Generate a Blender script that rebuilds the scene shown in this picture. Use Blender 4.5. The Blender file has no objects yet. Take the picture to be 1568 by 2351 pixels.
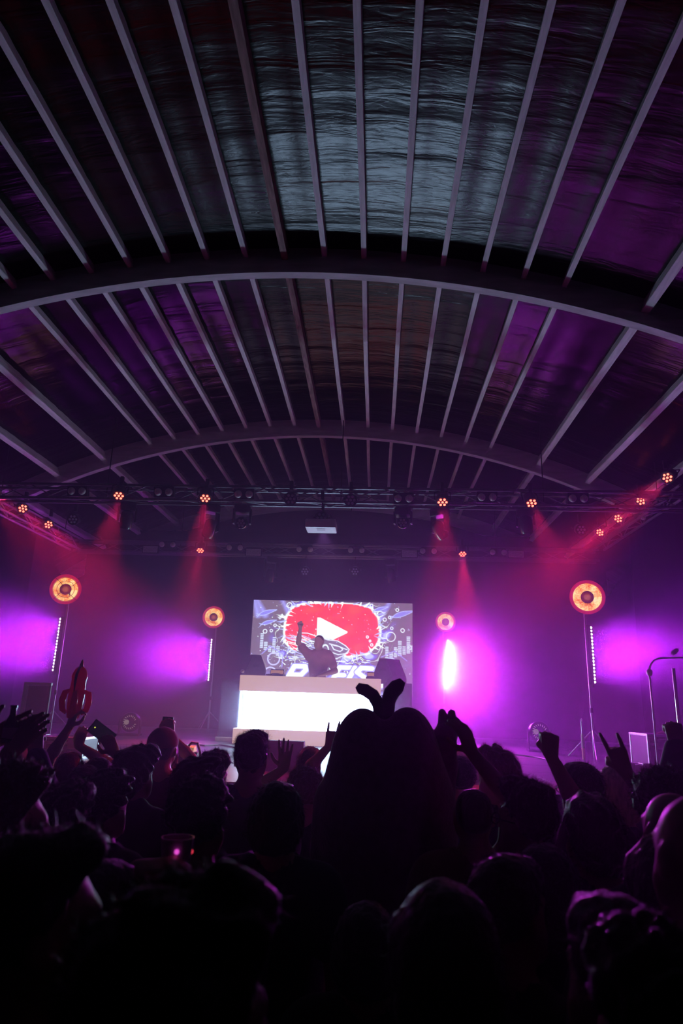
import bpy, bmesh, math, random
import numpy as np
from mathutils import Vector, Matrix

# ------------------------------------------------------------------ camera, world, exposure
SC = bpy.context.scene
COL = SC.collection
FPX, YAW, PITCH, ROLL = 1520.4, 0.05639, 0.27656, 0.0314      # solved from the roof purlins and arches
CAM = Vector((0.0, 0.0, 1.95))
FW = Vector((-math.sin(YAW)*math.cos(PITCH), math.cos(YAW)*math.cos(PITCH), math.sin(PITCH)))
_r0 = Vector((math.cos(YAW), math.sin(YAW), 0.0))
_u0 = _r0.cross(FW)
RT = math.cos(ROLL)*_r0 + math.sin(ROLL)*_u0
UP = -math.sin(ROLL)*_r0 + math.cos(ROLL)*_u0

cam_data = bpy.data.cameras.new('camera')
cam = bpy.data.objects.new('camera', cam_data)
COL.objects.link(cam)
cam.matrix_world = Matrix(((RT.x, UP.x, -FW.x, CAM.x), (RT.y, UP.y, -FW.y, CAM.y), (RT.z, UP.z, -FW.z, CAM.z), (0, 0, 0, 1)))
cam_data.sensor_fit = 'VERTICAL'
cam_data.sensor_height = 36.0
cam_data.lens = FPX/2351*36.0
cam_data.clip_start = 0.05
cam_data.dof.use_dof = True
cam_data.dof.focus_distance = 9.0
cam_data.dof.aperture_fstop = 3.2
SC.camera = cam

world = bpy.data.worlds.new('world')
SC.world = world
world.use_nodes = True
world.node_tree.nodes['Background'].inputs[0].default_value = (0.35, 0.2, 0.8, 1)
world.node_tree.nodes['Background'].inputs[1].default_value = 0.0015

SC.view_settings.view_transform = 'Standard'
SC.view_settings.look = 'None'
SC.view_settings.gamma = 1.0
SC.view_settings.use_curve_mapping = False
SC.view_settings.exposure = 0.0
SC.cycles.use_denoising = True
SC.cycles.denoising_input_passes = 'RGB_ALBEDO'
SC.cycles.volume_bounces = 0
SC.cycles.use_light_tree = False
SC.cycles.max_bounces = 3
SC.cycles.diffuse_bounces = 2
SC.cycles.glossy_bounces = 2
SC.cycles.volume_step_rate = 2.5
SC.cycles.volume_max_steps = 64
SC.cycles.caustics_reflective = False
SC.cycles.caustics_refractive = False

# light levels (watts), all of them lamps the place has
W_BATTEN_SIDE = 118.0
W_BATTEN_FRONT = 640.0
W_SPILL = 32.0        # stray light off the batten lenses
W_PAR = 950.0
W_RING = 3.0
W_PROJECTOR = 230.0
W_WASH = 120.0
BOOTH_EMIT = 32.0
SCREEN_EMIT = 1.5
HAZE_DENSITY = 0.027
HAZE_LOW = 0.028
PUFF = 0.27
MAGENTA = (0.55, 0.02, 1.0)
PARRED = (1.0, 0.02, 0.10)

# ------------------------------------------------------------------ pixel helpers (a pixel gives a direction, Y comes from the place)
def ray(x, y):
    return FW + RT*((x-784)/FPX) + UP*((1175.5-y)/FPX)
def at(x, y, Y):
    d = ray(x, y)
    return CAM + d*((Y-CAM.y)/d.y)
def at_z(x, y, z):
    d = ray(x, y)
    return CAM + d*((z-CAM.z)/d.z)
def to_px(p):
    v = Vector(p)-CAM
    d = v.dot(FW)
    return 784+FPX*v.dot(RT)/d, 1175.5-FPX*v.dot(UP)/d

# ------------------------------------------------------------------ materials
MATS = {}
def mat(name, col, rough=0.6, metal=0.0, noise=0.0, scale=8.0, bump=0.0, bscale=None, emit=None, estr=0.0, sheen=0.0, stretch=None, spec=None):
    if name in MATS:
        return MATS[name]
    m = bpy.data.materials.new(name)
    m.use_nodes = True
    nt = m.node_tree
    b = nt.nodes['Principled BSDF']
    b.inputs['Base Color'].default_value = (*col, 1)
    b.inputs['Roughness'].default_value = rough
    b.inputs['Metallic'].default_value = metal
    if spec is not None:
        b.inputs['Specular IOR Level'].default_value = spec
    if sheen:
        b.inputs['Sheen Weight'].default_value = sheen
        b.inputs['Sheen Roughness'].default_value = 0.4
    if emit:
        b.inputs['Emission Color'].default_value = (*emit, 1)
        b.inputs['Emission Strength'].default_value = estr
        m.cycles.emission_sampling = 'NONE'      # faint glow, found by bounced rays only
    if noise or bump:
        tc = nt.nodes.new('ShaderNodeTexCoord')
        mp = nt.nodes.new('ShaderNodeMapping')
        if stretch:
            mp.inputs['Scale'].default_value = stretch
        nt.links.new(tc.outputs['Object'], mp.inputs['Vector'])
        n = nt.nodes.new('ShaderNodeTexNoise')
        n.inputs['Scale'].default_value = scale
        n.inputs['Detail'].default_value = 5
        nt.links.new(mp.outputs[0], n.inputs['Vector'])
        if noise:
            mr = nt.nodes.new('ShaderNodeMapRange')
            mr.inputs['From Min'].default_value = 0.3
            mr.inputs['From Max'].default_value = 0.7
            mr.inputs['To Min'].default_value = 1-noise
            mr.inputs['To Max'].default_value = 1+noise
            nt.links.new(n.outputs['Fac'], mr.inputs['Value'])
            mx = nt.nodes.new('ShaderNodeVectorMath')
            mx.operation = 'SCALE'
            mx.inputs[0].default_value = col
            nt.links.new(mr.outputs[0], mx.inputs['Scale'])
            nt.links.new(mx.outputs[0], b.inputs['Base Color'])
        if bump:
            n2 = n
            if bscale:
                n2 = nt.nodes.new('ShaderNodeTexNoise')
                n2.inputs['Scale'].default_value = bscale
                n2.inputs['Detail'].default_value = 4
                nt.links.new(mp.outputs[0], n2.inputs['Vector'])
            bp = nt.nodes.new('ShaderNodeBump')
            bp.inputs['Strength'].default_value = 1.0
            bp.inputs['Distance'].default_value = bump
            nt.links.new(n2.outputs['Fac'], bp.inputs['Height'])
            nt.links.new(bp.outputs[0], b.inputs['Normal'])
    MATS[name] = m
    return m
def glow(name, col, strength):
    if name in MATS:
        return MATS[name]
    m = bpy.data.materials.new(name)
    m.use_nodes = True
    nt = m.node_tree
    nt.nodes.clear()
    e = nt.nodes.new('ShaderNodeEmission')
    e.inputs[0].default_value = (*col, 1)
    e.inputs[1].default_value = strength
    o = nt.nodes.new('ShaderNodeOutputMaterial')
    nt.links.new(e.outputs[0], o.inputs[0])
    m.cycles.emission_sampling = 'NONE'      # tiny lens: its light comes from the lamp inside
    MATS[name] = m
    return m

BLACK = mat('black_metal', (0.012, 0.012, 0.014), 0.45, 0.3)
ALU = mat('aluminium', (0.55, 0.55, 0.58), 0.38, 0.9, noise=0.15, scale=20)
TRUSSM = mat('dull_truss_metal', (0.16, 0.15, 0.17), 0.5, 0.7, noise=0.15, scale=20)
DARKPLASTIC = mat('dark_plastic', (0.015, 0.015, 0.018), 0.5)

# ------------------------------------------------------------------ mesh helpers
class MB:
    def __init__(self):
        self.v = []
        self.f = []
    def add(self, vs, fs):
        o = len(self.v)
        self.v += [tuple(p) for p in vs]
        self.f += [tuple(i+o for i in f) for f in fs]
        return self
    def box(self, c, s, R=None, bev=0.0):
        c = Vector(c)
        hx, hy, hz = s[0]/2, s[1]/2, s[2]/2
        if bev <= 0:
            pts = [Vector((x*hx, y*hy, z*hz)) for z in (-1, 1) for y in (-1, 1) for x in (-1, 1)]
            fs = [(0, 2, 3, 1), (4, 5, 7, 6), (0, 1, 5, 4), (2, 6, 7, 3), (0, 4, 6, 2), (1, 3, 7, 5)]
        else:
            bm = bmesh.new()
            bmesh.ops.create_cube(bm, size=1)
            bmesh.ops.scale(bm, vec=s, verts=bm.verts)
            bmesh.ops.bevel(bm, geom=bm.edges[:], offset=bev, segments=2, affect='EDGES', profile=0.6)
            bm.verts.index_update()
            pts = [v.co.copy() for v in bm.verts]
            fs = [[v.index for v in f.verts] for f in bm.faces]
            bm.free()
        if R is not None:
            pts = [R @ p for p in pts]
        return self.add([c+p for p in pts], fs)
    def tube(self, pts, r, n=8, caps=True):
        pts = [Vector(p) for p in pts]
        rs = r if isinstance(r, (list, tuple)) else [r]*len(pts)
        vs, fs = [], []
        t0 = (pts[1]-pts[0]).normalized()
        a = Vector((0, 0, 1)) if abs(t0.z) < 0.9 else Vector((1, 0, 0))
        side = t0.cross(a).normalized()
        for i, p in enumerate(pts):
            t = (pts[min(i+1, len(pts)-1)]-pts[max(i-1, 0)]).normalized()
            side = (side - t*side.dot(t)).normalized()
            bn = t.cross(side)
            for k in range(n):
                q = 2*math.pi*k/n
                vs.append(p+(side*math.cos(q)+bn*math.sin(q))*rs[i])
        for i in range(len(pts)-1):
            for k in range(n):
                k2 = (k+1) % n
                fs.append((i*n+k, i*n+k2, (i+1)*n+k2, (i+1)*n+k))
        if caps:
            fs.append(tuple(range(n-1, -1, -1)))
            fs.append(tuple((len(pts)-1)*n+k for k in range(n)))
        return self.add(vs, fs)
    def lathe(self, prof, n=24, M=None, caps=True):
        # profile of (radius, z), turned about local z
        vs, fs = [], []
        for r, z in prof:
            for k in range(n):
                q = 2*math.pi*k/n
                vs.append(Vector((r*math.cos(q), r*math.sin(q), z)))
        for i in range(len(prof)-1):
            for k in range(n):
                k2 = (k+1) % n
                fs.append((i*n+k, i*n+k2, (i+1)*n+k2, (i+1)*n+k))
        if caps:
            fs.append(tuple(range(n-1, -1, -1)))
            fs.append(tuple((len(prof)-1)*n+k for k in range(n)))
        if M is not None:
            vs = [M @ p for p in vs]
        return self.add(vs, fs)
    def prism(self, poly, axis, a, b):
        # polygon in the two other axes extruded from a to b along axis
        n = len(poly)
        def P(u, w, t):
            return {'x': (t, u, w), 'y': (u, t, w), 'z': (u, w, t)}[axis]
        vs = [P(u, w, a) for u, w in poly]+[P(u, w, b) for u, w in poly]
        fs = [tuple(range(n)), tuple(range(2*n-1, n-1, -1))]
        fs += [(i, i+n, (i+1) % n+n, (i+1) % n) for i in range(n)]
        return self.add(vs, fs)
    def build(self, name, m, parent=None, smooth=False, fix=True):
        me = bpy.data.meshes.new(name)
        me.from_pydata(self.v, [], self.f)
        if fix:
            bm = bmesh.new()
            bm.from_mesh(me)
            bmesh.ops.recalc_face_normals(bm, faces=bm.faces)
            bm.to_mesh(me)
            bm.free()
        me.materials.append(m)
        if smooth:
            me.polygons.foreach_set('use_smooth', [True]*len(me.polygons))
            if smooth != 2:
                me.set_sharp_from_angle(angle=0.7)
        o = bpy.data.objects.new(name, me)
        COL.objects.link(o)
        if parent:
            o.parent = parent
        return o
def share(name, me, parent=None, loc=(0, 0, 0), M=None):
    o = bpy.data.objects.new(name, me)
    COL.objects.link(o)
    if parent:
        o.parent = parent
    if M is not None:
        o.matrix_local = M
    else:
        o.location = loc
    return o
def tag(o, label=None, cat=None, group=None, kind=None):
    if label:
        o['label'] = label
    if cat:
        o['category'] = cat
    if group:
        o['group'] = group
    if kind:
        o['kind'] = kind
    return o
def empty(name, loc=(0, 0, 0), rz=0.0):
    o = bpy.data.objects.new(name, None)
    COL.objects.link(o)
    o.empty_display_size = 0.1
    o.location = loc
    o.rotation_euler.z = rz
    return o
def look(direction, upv=(0, 0, 1)):
    # matrix whose -Z axis points along direction (lamps), Y roughly up
    z = -Vector(direction).normalized()
    x = Vector(upv).cross(z)
    if x.length < 1e-4:
        x = Vector((1, 0, 0))
    x.normalize()
    y = z.cross(x)
    return Matrix(((x.x, y.x, z.x), (x.y, y.y, z.y), (x.z, y.z, z.z)))
def lamp(kind, name, loc, direction, watts, col, parent=None, **kw):
    l = bpy.data.lights.new(name, kind)
    l.energy = watts
    l.color = col
    for k, v in kw.items():
        setattr(l, k, v)
    o = bpy.data.objects.new(name, l)
    COL.objects.link(o)
    M = Matrix.Translation(loc) @ look(direction).to_4x4()
    if parent:
        o.parent = parent
    o.matrix_local = M
    return o

# ------------------------------------------------------------------ the tent hall
S = 6.75
RIDGE_X = -0.16937*S
R_PUR = 1.84513*S                 # radius of the purlins' undersides
Z_RIDGE = CAM.z + 0.74674*S       # underside of the purlins at the ridge
ZC = Z_RIDGE - R_PUR
DA = 0.03747
ARCHES = [S-5.0, S, S+5.0, S+10.0]
A_END = 0.60                      # where the roof meets the side walls
STAGE_Z = 1.21
STAGE_Y0, STAGE_Y1 = 6.35, 16.3
WALL_L, WALL_R = RIDGE_X-R_PUR*math.sin(A_END)-0.1, RIDGE_X+R_PUR*math.sin(A_END)+0.1
def arc(a, r):
    return RIDGE_X+r*math.sin(a), ZC+r*math.cos(a)

fl = MB().box((RIDGE_X, 6.5, -0.05), (16, 22, 0.1)).build('floor', mat('dark_floor', (0.02, 0.018, 0.02), 0.6, noise=0.3, scale=2))
tag(fl, 'dark hall floor under the crowd', kind='structure')
ceil = empty('ceiling', (RIDGE_X, 6.5, Z_RIDGE))
tag(ceil, 'black arched tent roof with pale timber purlins and bent beams', kind='structure')
inv = Matrix.Translation((-RIDGE_X, -6.5, -Z_RIDGE))

TARP = bpy.data.materials.new('black_tarpaulin')
TARP.use_nodes = True
_nt = TARP.node_tree
_b = _nt.nodes['Principled BSDF']
_b.inputs['Base Color'].default_value = (0.003, 0.003, 0.004, 1)
_b.inputs['Roughness'].default_value = 0.23
_b.inputs['Specular IOR Level'].default_value = 0.26
_tc = _nt.nodes.new('ShaderNodeTexCoord')
def _noise(scl, stretch, det, dist):
    mp = _nt.nodes.new('ShaderNodeMapping')
    mp.inputs['Scale'].default_value = stretch
    _nt.links.new(_tc.outputs['Object'], mp.inputs['Vector'])
    n = _nt.nodes.new('ShaderNodeTexNoise')
    n.inputs['Scale'].default_value = scl
    n.inputs['Detail'].default_value = det
    n.inputs['Distortion'].default_value = dist
    _nt.links.new(mp.outputs[0], n.inputs['Vector'])
    return n
_n1 = _noise(1.6, (0.5, 4.0, 0.5), 3, 0.6)      # long folds across the hall
_n2 = _noise(9.0, (0.6, 2.0, 0.6), 4, 1.5)      # creases
_ad = _nt.nodes.new('ShaderNodeMath')
_ad.operation = 'MULTIPLY_ADD'
_ad.inputs[1].default_value = 0.16
_nt.links.new(_n2.outputs['Fac'], _ad.inputs[0])
_nt.links.new(_n1.outputs['Fac'], _ad.inputs[2])
_bp = _nt.nodes.new('ShaderNodeBump')
_bp.inputs['Distance'].default_value = 0.011
_nt.links.new(_ad.outputs[0], _bp.inputs['Height'])
_nt.links.new(_bp.outputs[0], _b.inputs['Normal'])

WOOD = mat('pale_painted_timber', (0.82, 0.76, 0.78), 0.65, noise=0.14, scale=5, stretch=(6, 0.7, 6), bump=0.002, spec=0.25)
WOOD2 = mat('stained_timber', (0.34, 0.22, 0.21), 0.7, noise=0.4, scale=4, stretch=(6, 0.8, 6), bump=0.003, spec=0.2)
BEAM = mat('laminated_beam_timber', (0.62, 0.57, 0.60), 0.65, noise=0.18, scale=4, stretch=(0.6, 3, 3), bump=0.002, spec=0.2)

rng = random.Random(5)
bays = [(-3.25, ARCHES[0]), (ARCHES[0], ARCHES[1]), (ARCHES[1], ARCHES[2]), (ARCHES[2], ARCHES[3])]
for bi, (y0, y1) in enumerate(bays):
    vs, fs = [], []
    na, ny = 96, 40
    for j in range(ny+1):
        t = j/ny
        y = y0+(y1-y0)*t
        for i in range(na+1):
            a = -A_END+2*A_END*i/na
            sag = 0.012*math.sin(math.pi*t) + 0.012*math.cos((a/DA)*2*math.pi)*math.sin(math.pi*t)
            loose = 1+3.5*max(0, 1-t*1.7)**2 if bi == 1 else 1
            wr = loose*0.006*math.sin(23*t*5+3*math.sin(2*a+bi)+bi) + loose*0.004*math.sin(61*t+5*math.sin(4*a)+2*bi)
            edge = min(1, 6*t, 6*(1-t))
            x, z = arc(a, R_PUR+0.125-sag+wr*edge)
            vs.append((x-RIDGE_X, y-6.5, z-Z_RIDGE))
    for j in range(ny):
        for i in range(na):
            k = j*(na+1)+i
            fs.append((k, k+1, k+na+2, k+na+1))
    MB().add(vs, fs).build('tarpaulin', TARP, ceil, smooth=2, fix=False)
def purlin_mesh(y0, y1, k, w, d):
    a = k*DA
    m = MB()
    vs = []
    n = 10
    for j in range(n+1):
        y = y0+(y1-y0)*j/n
        bow = 0.004*math.sin(math.pi*j/n*2+k)
        for (u, v) in ((-w/2, 0), (w/2, 0), (w/2, d), (-w/2, d)):
            rr = R_PUR+v
            vs.append((rr*math.sin(a)+u*math.cos(a)+bow, y-6.5, ZC+rr*math.cos(a)-u*math.sin(a)-Z_RIDGE))
    fs = []
    for j in range(n):
        for q in range(4):
            q2 = (q+1) % 4
            fs.append((j*4+q, j*4+q2, j*4+4+q2, j*4+4+q))
    fs += [(3, 2, 1, 0), (n*4, n*4+1, n*4+2, n*4+3)]
    return m.add(vs, fs)
def offset_purlin(y0, y1, k, w, d, low):
    global R_PUR
    keep = R_PUR
    R_PUR -= low
    m = purlin_mesh(y0, y1, k, w, d)
    R_PUR = keep
    return m
for bi, (y0, y1) in enumerate(bays[1:]):
    a0, a1 = y0+0.06, y1-0.06
    for k in list(range(-7, 8))+[-13, -11, -9, 9, 11, 13]:
        big = abs(k) > 7
        if k == 0:
            offset_purlin(a0, a1, k, 0.075, 0.16, 0.045).build('purlin', WOOD2, ceil)
        elif big:
            offset_purlin(a0, a1, k, 0.09, 0.18, 0.06).build('purlin', WOOD, ceil)
        else:
            purlin_mesh(a0, a1, k, 0.06, 0.115).build('purlin', WOOD, ceil)
for y in ARCHES:
    vs, fs = [], []
    n = 64
    for i in range(n+1):
        a = -A_END+2*A_END*i/n
        for (dy, r) in ((-0.06, R_PUR-0.21), (0.06, R_PUR-0.21), (0.06, R_PUR+0.12), (-0.06, R_PUR+0.12)):
            x, z = arc(a, r)
            vs.append((x-RIDGE_X, y+dy-6.5, z-Z_RIDGE))
    for i in range(n):
        for q in range(4):
            q2 = (q+1) % 4
            fs.append((i*4+q, i*4+4+q, i*4+4+q2, i*4+q2))
    fs += [(0, 1, 2, 3), (n*4+3, n*4+2, n*4+1, n*4)]
    MB().add(vs, fs).build('arch_beam', BEAM, ceil)

WALLM = mat('black_wall_cloth', (0.004, 0.0035, 0.005), 0.9, spec=0.05, noise=0.3, scale=3, bump=0.01, stretch=(4, 4, 0.3))
z_eave = ZC+(R_PUR+0.13)*math.cos(A_END)
tag(MB().box((WALL_L-0.05, 6.75, z_eave/2), (0.1, 20.5, z_eave)).build('wall_left', WALLM), 'black cloth side wall of the hall', kind='structure')
tag(MB().box((WALL_R+0.05, 6.75, z_eave/2), (0.1, 20.5, z_eave)).build('wall_right', WALLM), 'black cloth side wall of the hall', kind='structure')
poly = [(WALL_L, 0.0), (WALL_R, 0.0)]+[arc(A_END-2*A_END*i/24, R_PUR+0.13) for i in range(25)]
tag(MB().prism(poly, 'y', 16.9, 17.0).build('wall_back', WALLM), 'black end wall of the hall', kind='structure')
tag(MB().prism(poly, 'y', -3.35, -3.25).build('wall_front', WALLM), 'black end wall of the hall', kind='structure')

# ------------------------------------------------------------------ stage
stage = empty('stage', (-0.9, STAGE_Y0, 0))
tag(stage, 'dark plywood stage deck of bolted panels', 'stage', kind='structure')
DECK = mat('stage_plywood', (0.065, 0.058, 0.062), 0.42, noise=0.35, scale=3.5, bump=0.002, bscale=40)
SKIRT = mat('stage_skirt', (0.01, 0.01, 0.012), 0.8)
sx0, sx1 = -7.2, 5.2
dm = MB().box((0, 0, 0), (1.99, 0.992, 0.04), bev=0.004).build('deck_panel', DECK, stage)
first = True
y = STAGE_Y0+0.5
row = 0
while y < STAGE_Y1-0.4:
    x = sx0+1.0-(1.0 if row % 2 else 0)
    while x < sx1+0.1:
        o = dm if first else share('deck_panel', dm.data, stage)
        first = False
        o.location = (x+0.9, y-STAGE_Y0, STAGE_Z-0.02+rng.uniform(-0.002, 0.001))
        x += 2.0
    y += 1.0
    row += 1
MB().box((0, 4.9, (STAGE_Z-0.045)/2), (13.2, 9.9, STAGE_Z-0.045)).build('substructure', SKIRT, stage)

# drapes
def curtain(name, p0, p1, z0, z1, folds, depth, m, seed=0):
    r = random.Random(seed)
    p0, p1 = Vector(p0), Vector(p1)
    d = (p1-p0)
    nrm = Vector((-d.y, d.x, 0)).normalized()
    n = folds*8
    nz = 14
    ph = [r.uniform(-0.6, 0.6) for _ in range(folds+2)]
    vs, fs = [], []
    mid = (p0+p1)/2
    for j in range(nz+1):
        t = j/nz
        for i in range(n+1):
            u = i/n
            q = u*folds*2*math.pi+ph[int(u*folds)]*0.25*math.sin(math.pi*((u*folds) % 1))
            amp = depth*(1.0-0.35*t)*(0.75+0.25*math.sin(5*u+seed))
            off = amp*math.sin(q+0.4*math.sin(3*t+7*u))
            p = p0+d*u+nrm*off
            vs.append((p.x-mid.x, p.y-mid.y, z0+(z1-z0)*t))
    for j in range(nz):
        for i in range(n):
            k = j*(n+1)+i
            fs.append((k, k+1, k+n+2, k+n+1))
    o = MB().add(vs, fs).build(name, m, smooth=2, fix=False)
    o.location = (mid.x, mid.y, 0)
    return o
VELVET = mat('black_velvet', (0.0016, 0.0014, 0.002), 0.9, noise=0.2, scale=6, spec=0.03)
tag(curtain('curtain', (-7.4, 16.25, 0), (5.6, 16.25, 0), STAGE_Z, 6.0, 52, 0.025, VELVET, 1), 'black pleated backdrop curtain behind the projection screen', 'curtain')
tag(curtain('curtain', (4.75, 8.6, 0), (4.75, 12.4, 0), STAGE_Z, 5.2, 15, 0.10, VELVET, 2), 'black pleated side curtain lit violet at the right stage edge', 'curtain')
tag(curtain('curtain', (-6.75, 8.8, 0), (-6.75, 12.4, 0), STAGE_Z, 5.2, 15, 0.10, VELVET, 3), 'black pleated side curtain past the left stage edge', 'curtain')

# ------------------------------------------------------------------ trusses and their fixtures
TR = 0.22
def truss(p0, p1, label, hang):
    p0, p1 = Vector(p0), Vector(p1)
    L = (p1-p0).length
    c = (p0+p1)/2
    root = empty('lighting_truss', c)
    root.rotation_euler.z = math.atan2((p1-p0).y, (p1-p0).x)
    tag(root, label, 'truss')
    h = TR/2
    ch = MB().tube([(-L/2, 0, 0), (L/2, 0, 0)], 0.024, 8).build('chord', TRUSSM, root, smooth=True)
    ch.location = (0, -h, -h)
    for (yy, zz) in ((h, -h), (-h, h), (h, h)):
        share('chord', ch.data, root, (0, yy, zz))
    step = 0.46
    n = int(L/step)
    bl = math.hypot(step/2*2, TR)
    br = MB().tube([(0, 0, -bl/2), (0, 0, bl/2)], 0.009, 6).build('brace', TRUSSM, root)
    first = True
    ang = math.atan2(step, TR)
    for i in range(n):
        x = -L/2+step*(i+0.5)+(L-n*step)/2
        s = 1 if i % 2 else -1
        for face in range(4):
            if face < 2:
                M = Matrix.Translation((x, (-h, h)[face], 0)) @ Matrix.Rotation(s*ang*(1 if face == 0 else -1), 4, 'Y')
            else:
                M = Matrix.Translation((x, 0, (-h, h)[face-2])) @ Matrix.Rotation(s*ang, 4, 'Z').inverted() @ Matrix.Rotation(math.pi/2, 4, 'X')
            if first:
                br.matrix_local = M
                first = False
            else:
                share('brace', br.data, root, M=M)
    for hx in hang:
        MB().tube([(hx, 0, -h), (hx, 0, 1.25)], 0.008, 6).build('hanging_chain', BLACK, root)
    return root
ZF = 4.88
FT_Y, BT_Y = 9.5, 13.5
truss((-6.4, FT_Y, ZF), (4.5, FT_Y, ZF), 'aluminium box truss hung across the stage front, the nearest and highest in view', (-3.2, 0.4, 3.4))
truss((-6.4, BT_Y, 4.93), (4.5, BT_Y, 4.93), 'aluminium box truss across the back above the projection screen', (-3.2, 0.4, 3.4))
truss((4.45, 9.75, 5.12), (4.45, 13.25, 5.12), 'short aluminium truss along the right side carrying four red lamps', (-1.2, 1.2))
truss((-6.3, 9.75, 4.92), (-6.3, 13.25, 4.92), 'short aluminium truss along the left side carrying red lamps', (-1.2, 1.2))

RED_LED = glow('red_led_lens', (1.0, 0.09, 0.06), 7.0)
RED_LED2 = glow('red_led_core', (1.0, 0.45, 0.35), 6.0)
DEAD_LED = mat('unlit_led_lens', (0.35, 0.33, 0.4), 0.25)
par_body = MB().lathe([(0.06, 0.17), (0.085, 0.15), (0.092, 0.02), (0.10, 0.0), (0.10, -0.015), (0.086, -0.015), (0.084, -0.004)], 20)
par_body_me = par_body.build('tmp', BLACK, smooth=True).data
yoke = MB().tube([(-0.115, 0, 0.06), (-0.115, 0.02, 0.19), (0, 0.03, 0.235), (0.115, 0.02, 0.19), (0.115, 0, 0.06)], 0.011, 6)
yoke_me = yoke.build('tmp', BLACK).data
clamp_me = MB().box((0, 0, 0), (0.05, 0.05, 0.14), bev=0.006).build('tmp', BLACK).data
lens_me = MB().lathe([(0.018, -0.012), (0.016, -0.020), (0.010, -0.026), (0.002, -0.028)], 12).build('tmp', RED_LED, smooth=True).data
dead_me = MB().lathe([(0.021, -0.012), (0.019, -0.020), (0.010, -0.026), (0.002, -0.028)], 12).build('tmp', DEAD_LED, smooth=True).data
for nm in [o for o in bpy.data.objects if o.name.startswith('tmp')]:
    bpy.data.objects.remove(nm)
HEX = [(0, 0)]+[(0.055*math.cos(math.pi*k/3), 0.055*math.sin(math.pi*k/3)) for k in range(6)]
def par_can(p, direction, label, lit=True, top=None, spot=26, watts=None, group=None):
    root = empty('par_can', p)
    tag(root, label, 'stage light', group)
    M = look(direction).to_4x4()
    b = share('housing', par_body_me, root, M=M)
    for (u, v) in HEX:
        share('led_lens', lens_me if lit else dead_me, b, (u, v, 0))
    share('yoke', yoke_me, root, M=M)
    t = (top or 0.27)
    share('hook_clamp', clamp_me, root, (0, 0.05, t-0.03))
    if top and t > 0.3:
        MB().tube([(0, 0.05, 0.15), (0, 0.14, t)], 0.012, 6).build('drop_pole', BLACK, root)
    if lit:
        lamp('SPOT', 'par_beam', M @ Vector((0, 0, -0.04)), direction, watts or W_PAR, PARRED, root, spot_size=math.radians(spot), spot_blend=0.7, shadow_soft_size=0.05)
    return root
def beam_px(p, x1, y1, dy):
    # direction from p to the point seen at (x1, y1), dy further along the hall
    return at(x1, y1, p.y+dy)-p
for (x, y, X, Yp, dy, lab) in (
        (273, 1137, 225, 1330, -0.9, 'red lit LED par lamp, leftmost on the front truss'),
        (471, 1143, 455, 1330, -0.9, 'red lit LED par lamp on the front truss, second from the left'),
        (1016, 1152, 1020, 1330, -0.9, 'red lit LED par lamp on the front truss, third from the left'),
        (1220, 1154, 1290, 1330, -0.9, 'red lit LED par lamp, rightmost on the front truss')):
    p = at(x, y, FT_Y-0.2)
    par_can(p, beam_px(p, X, Yp, dy), lab)
for (x, y, X, Yp, dy, lab) in (
        (460, 1263, 430, 1420, -0.9, 'red lit LED par lamp on the back truss, left of the screen'),
        (1062, 1271, 1072, 1420, -0.9, 'red lit LED par lamp on the back truss, right of the screen')):
    p = at(x, y, BT_Y-0.2)
    par_can(p, beam_px(p, X, Yp, dy), lab, watts=W_PAR*0.8)
for i, (x, y) in enumerate(((1533, 1096), (1472, 1149), (1420, 1190), (1378, 1222))):
    d = ray(x, y)
    p = CAM+d*((4.30)/d.x)
    par_can(p, (-1, -0.75, -0.82), 'red lit LED par lamp on the right side truss, %s' % ('nearest the audience', 'second from the audience', 'third from the audience', 'farthest from the audience')[i], top=5.1-p.z if 5.1-p.z > 0.2 else 0.25, spot=26, watts=W_PAR*0.9)
for i, (x, y) in enumerate(((-12, 1130), (52, 1167), (111, 1204))):
    d = ray(x, y)
    p = CAM+d*((-6.12)/d.x)
    par_can(p, (1, -0.75, -0.82), 'red lit LED par lamp on the left side truss, %s' % ('cut by the photo edge', 'second from the photo edge', 'third from the photo edge')[i], spot=26, watts=W_PAR*0.9)
for (x, y, Y, lab) in ((667, 1145, FT_Y, 'unlit LED par lamp on the front truss, left of the projector'),
                       (805, 1148, FT_Y, 'unlit LED par lamp on the front truss, right of the projector'),
                       (738, 1189, FT_Y, 'unlit LED par lamp hanging just above the projector'),
                       (700, 1312, BT_Y, 'unlit LED par lamp hanging below the back truss, left one'),
                       (815, 1312, BT_Y, 'unlit LED par lamp hanging below the back truss, right one'),
                       (168, 1192, 11.0, 'unlit LED par lamp in the dark left of the stage'),
                       (1334, 1216, 11.5, 'unlit LED par lamp in the dark beside the right side truss')):
    p = at(x, y, Y-0.2)
    par_can(p, (0, -1, -0.35), lab, lit=False, top=max(0.25, (ZF if Y < 12 else 4.93)-p.z))

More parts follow.
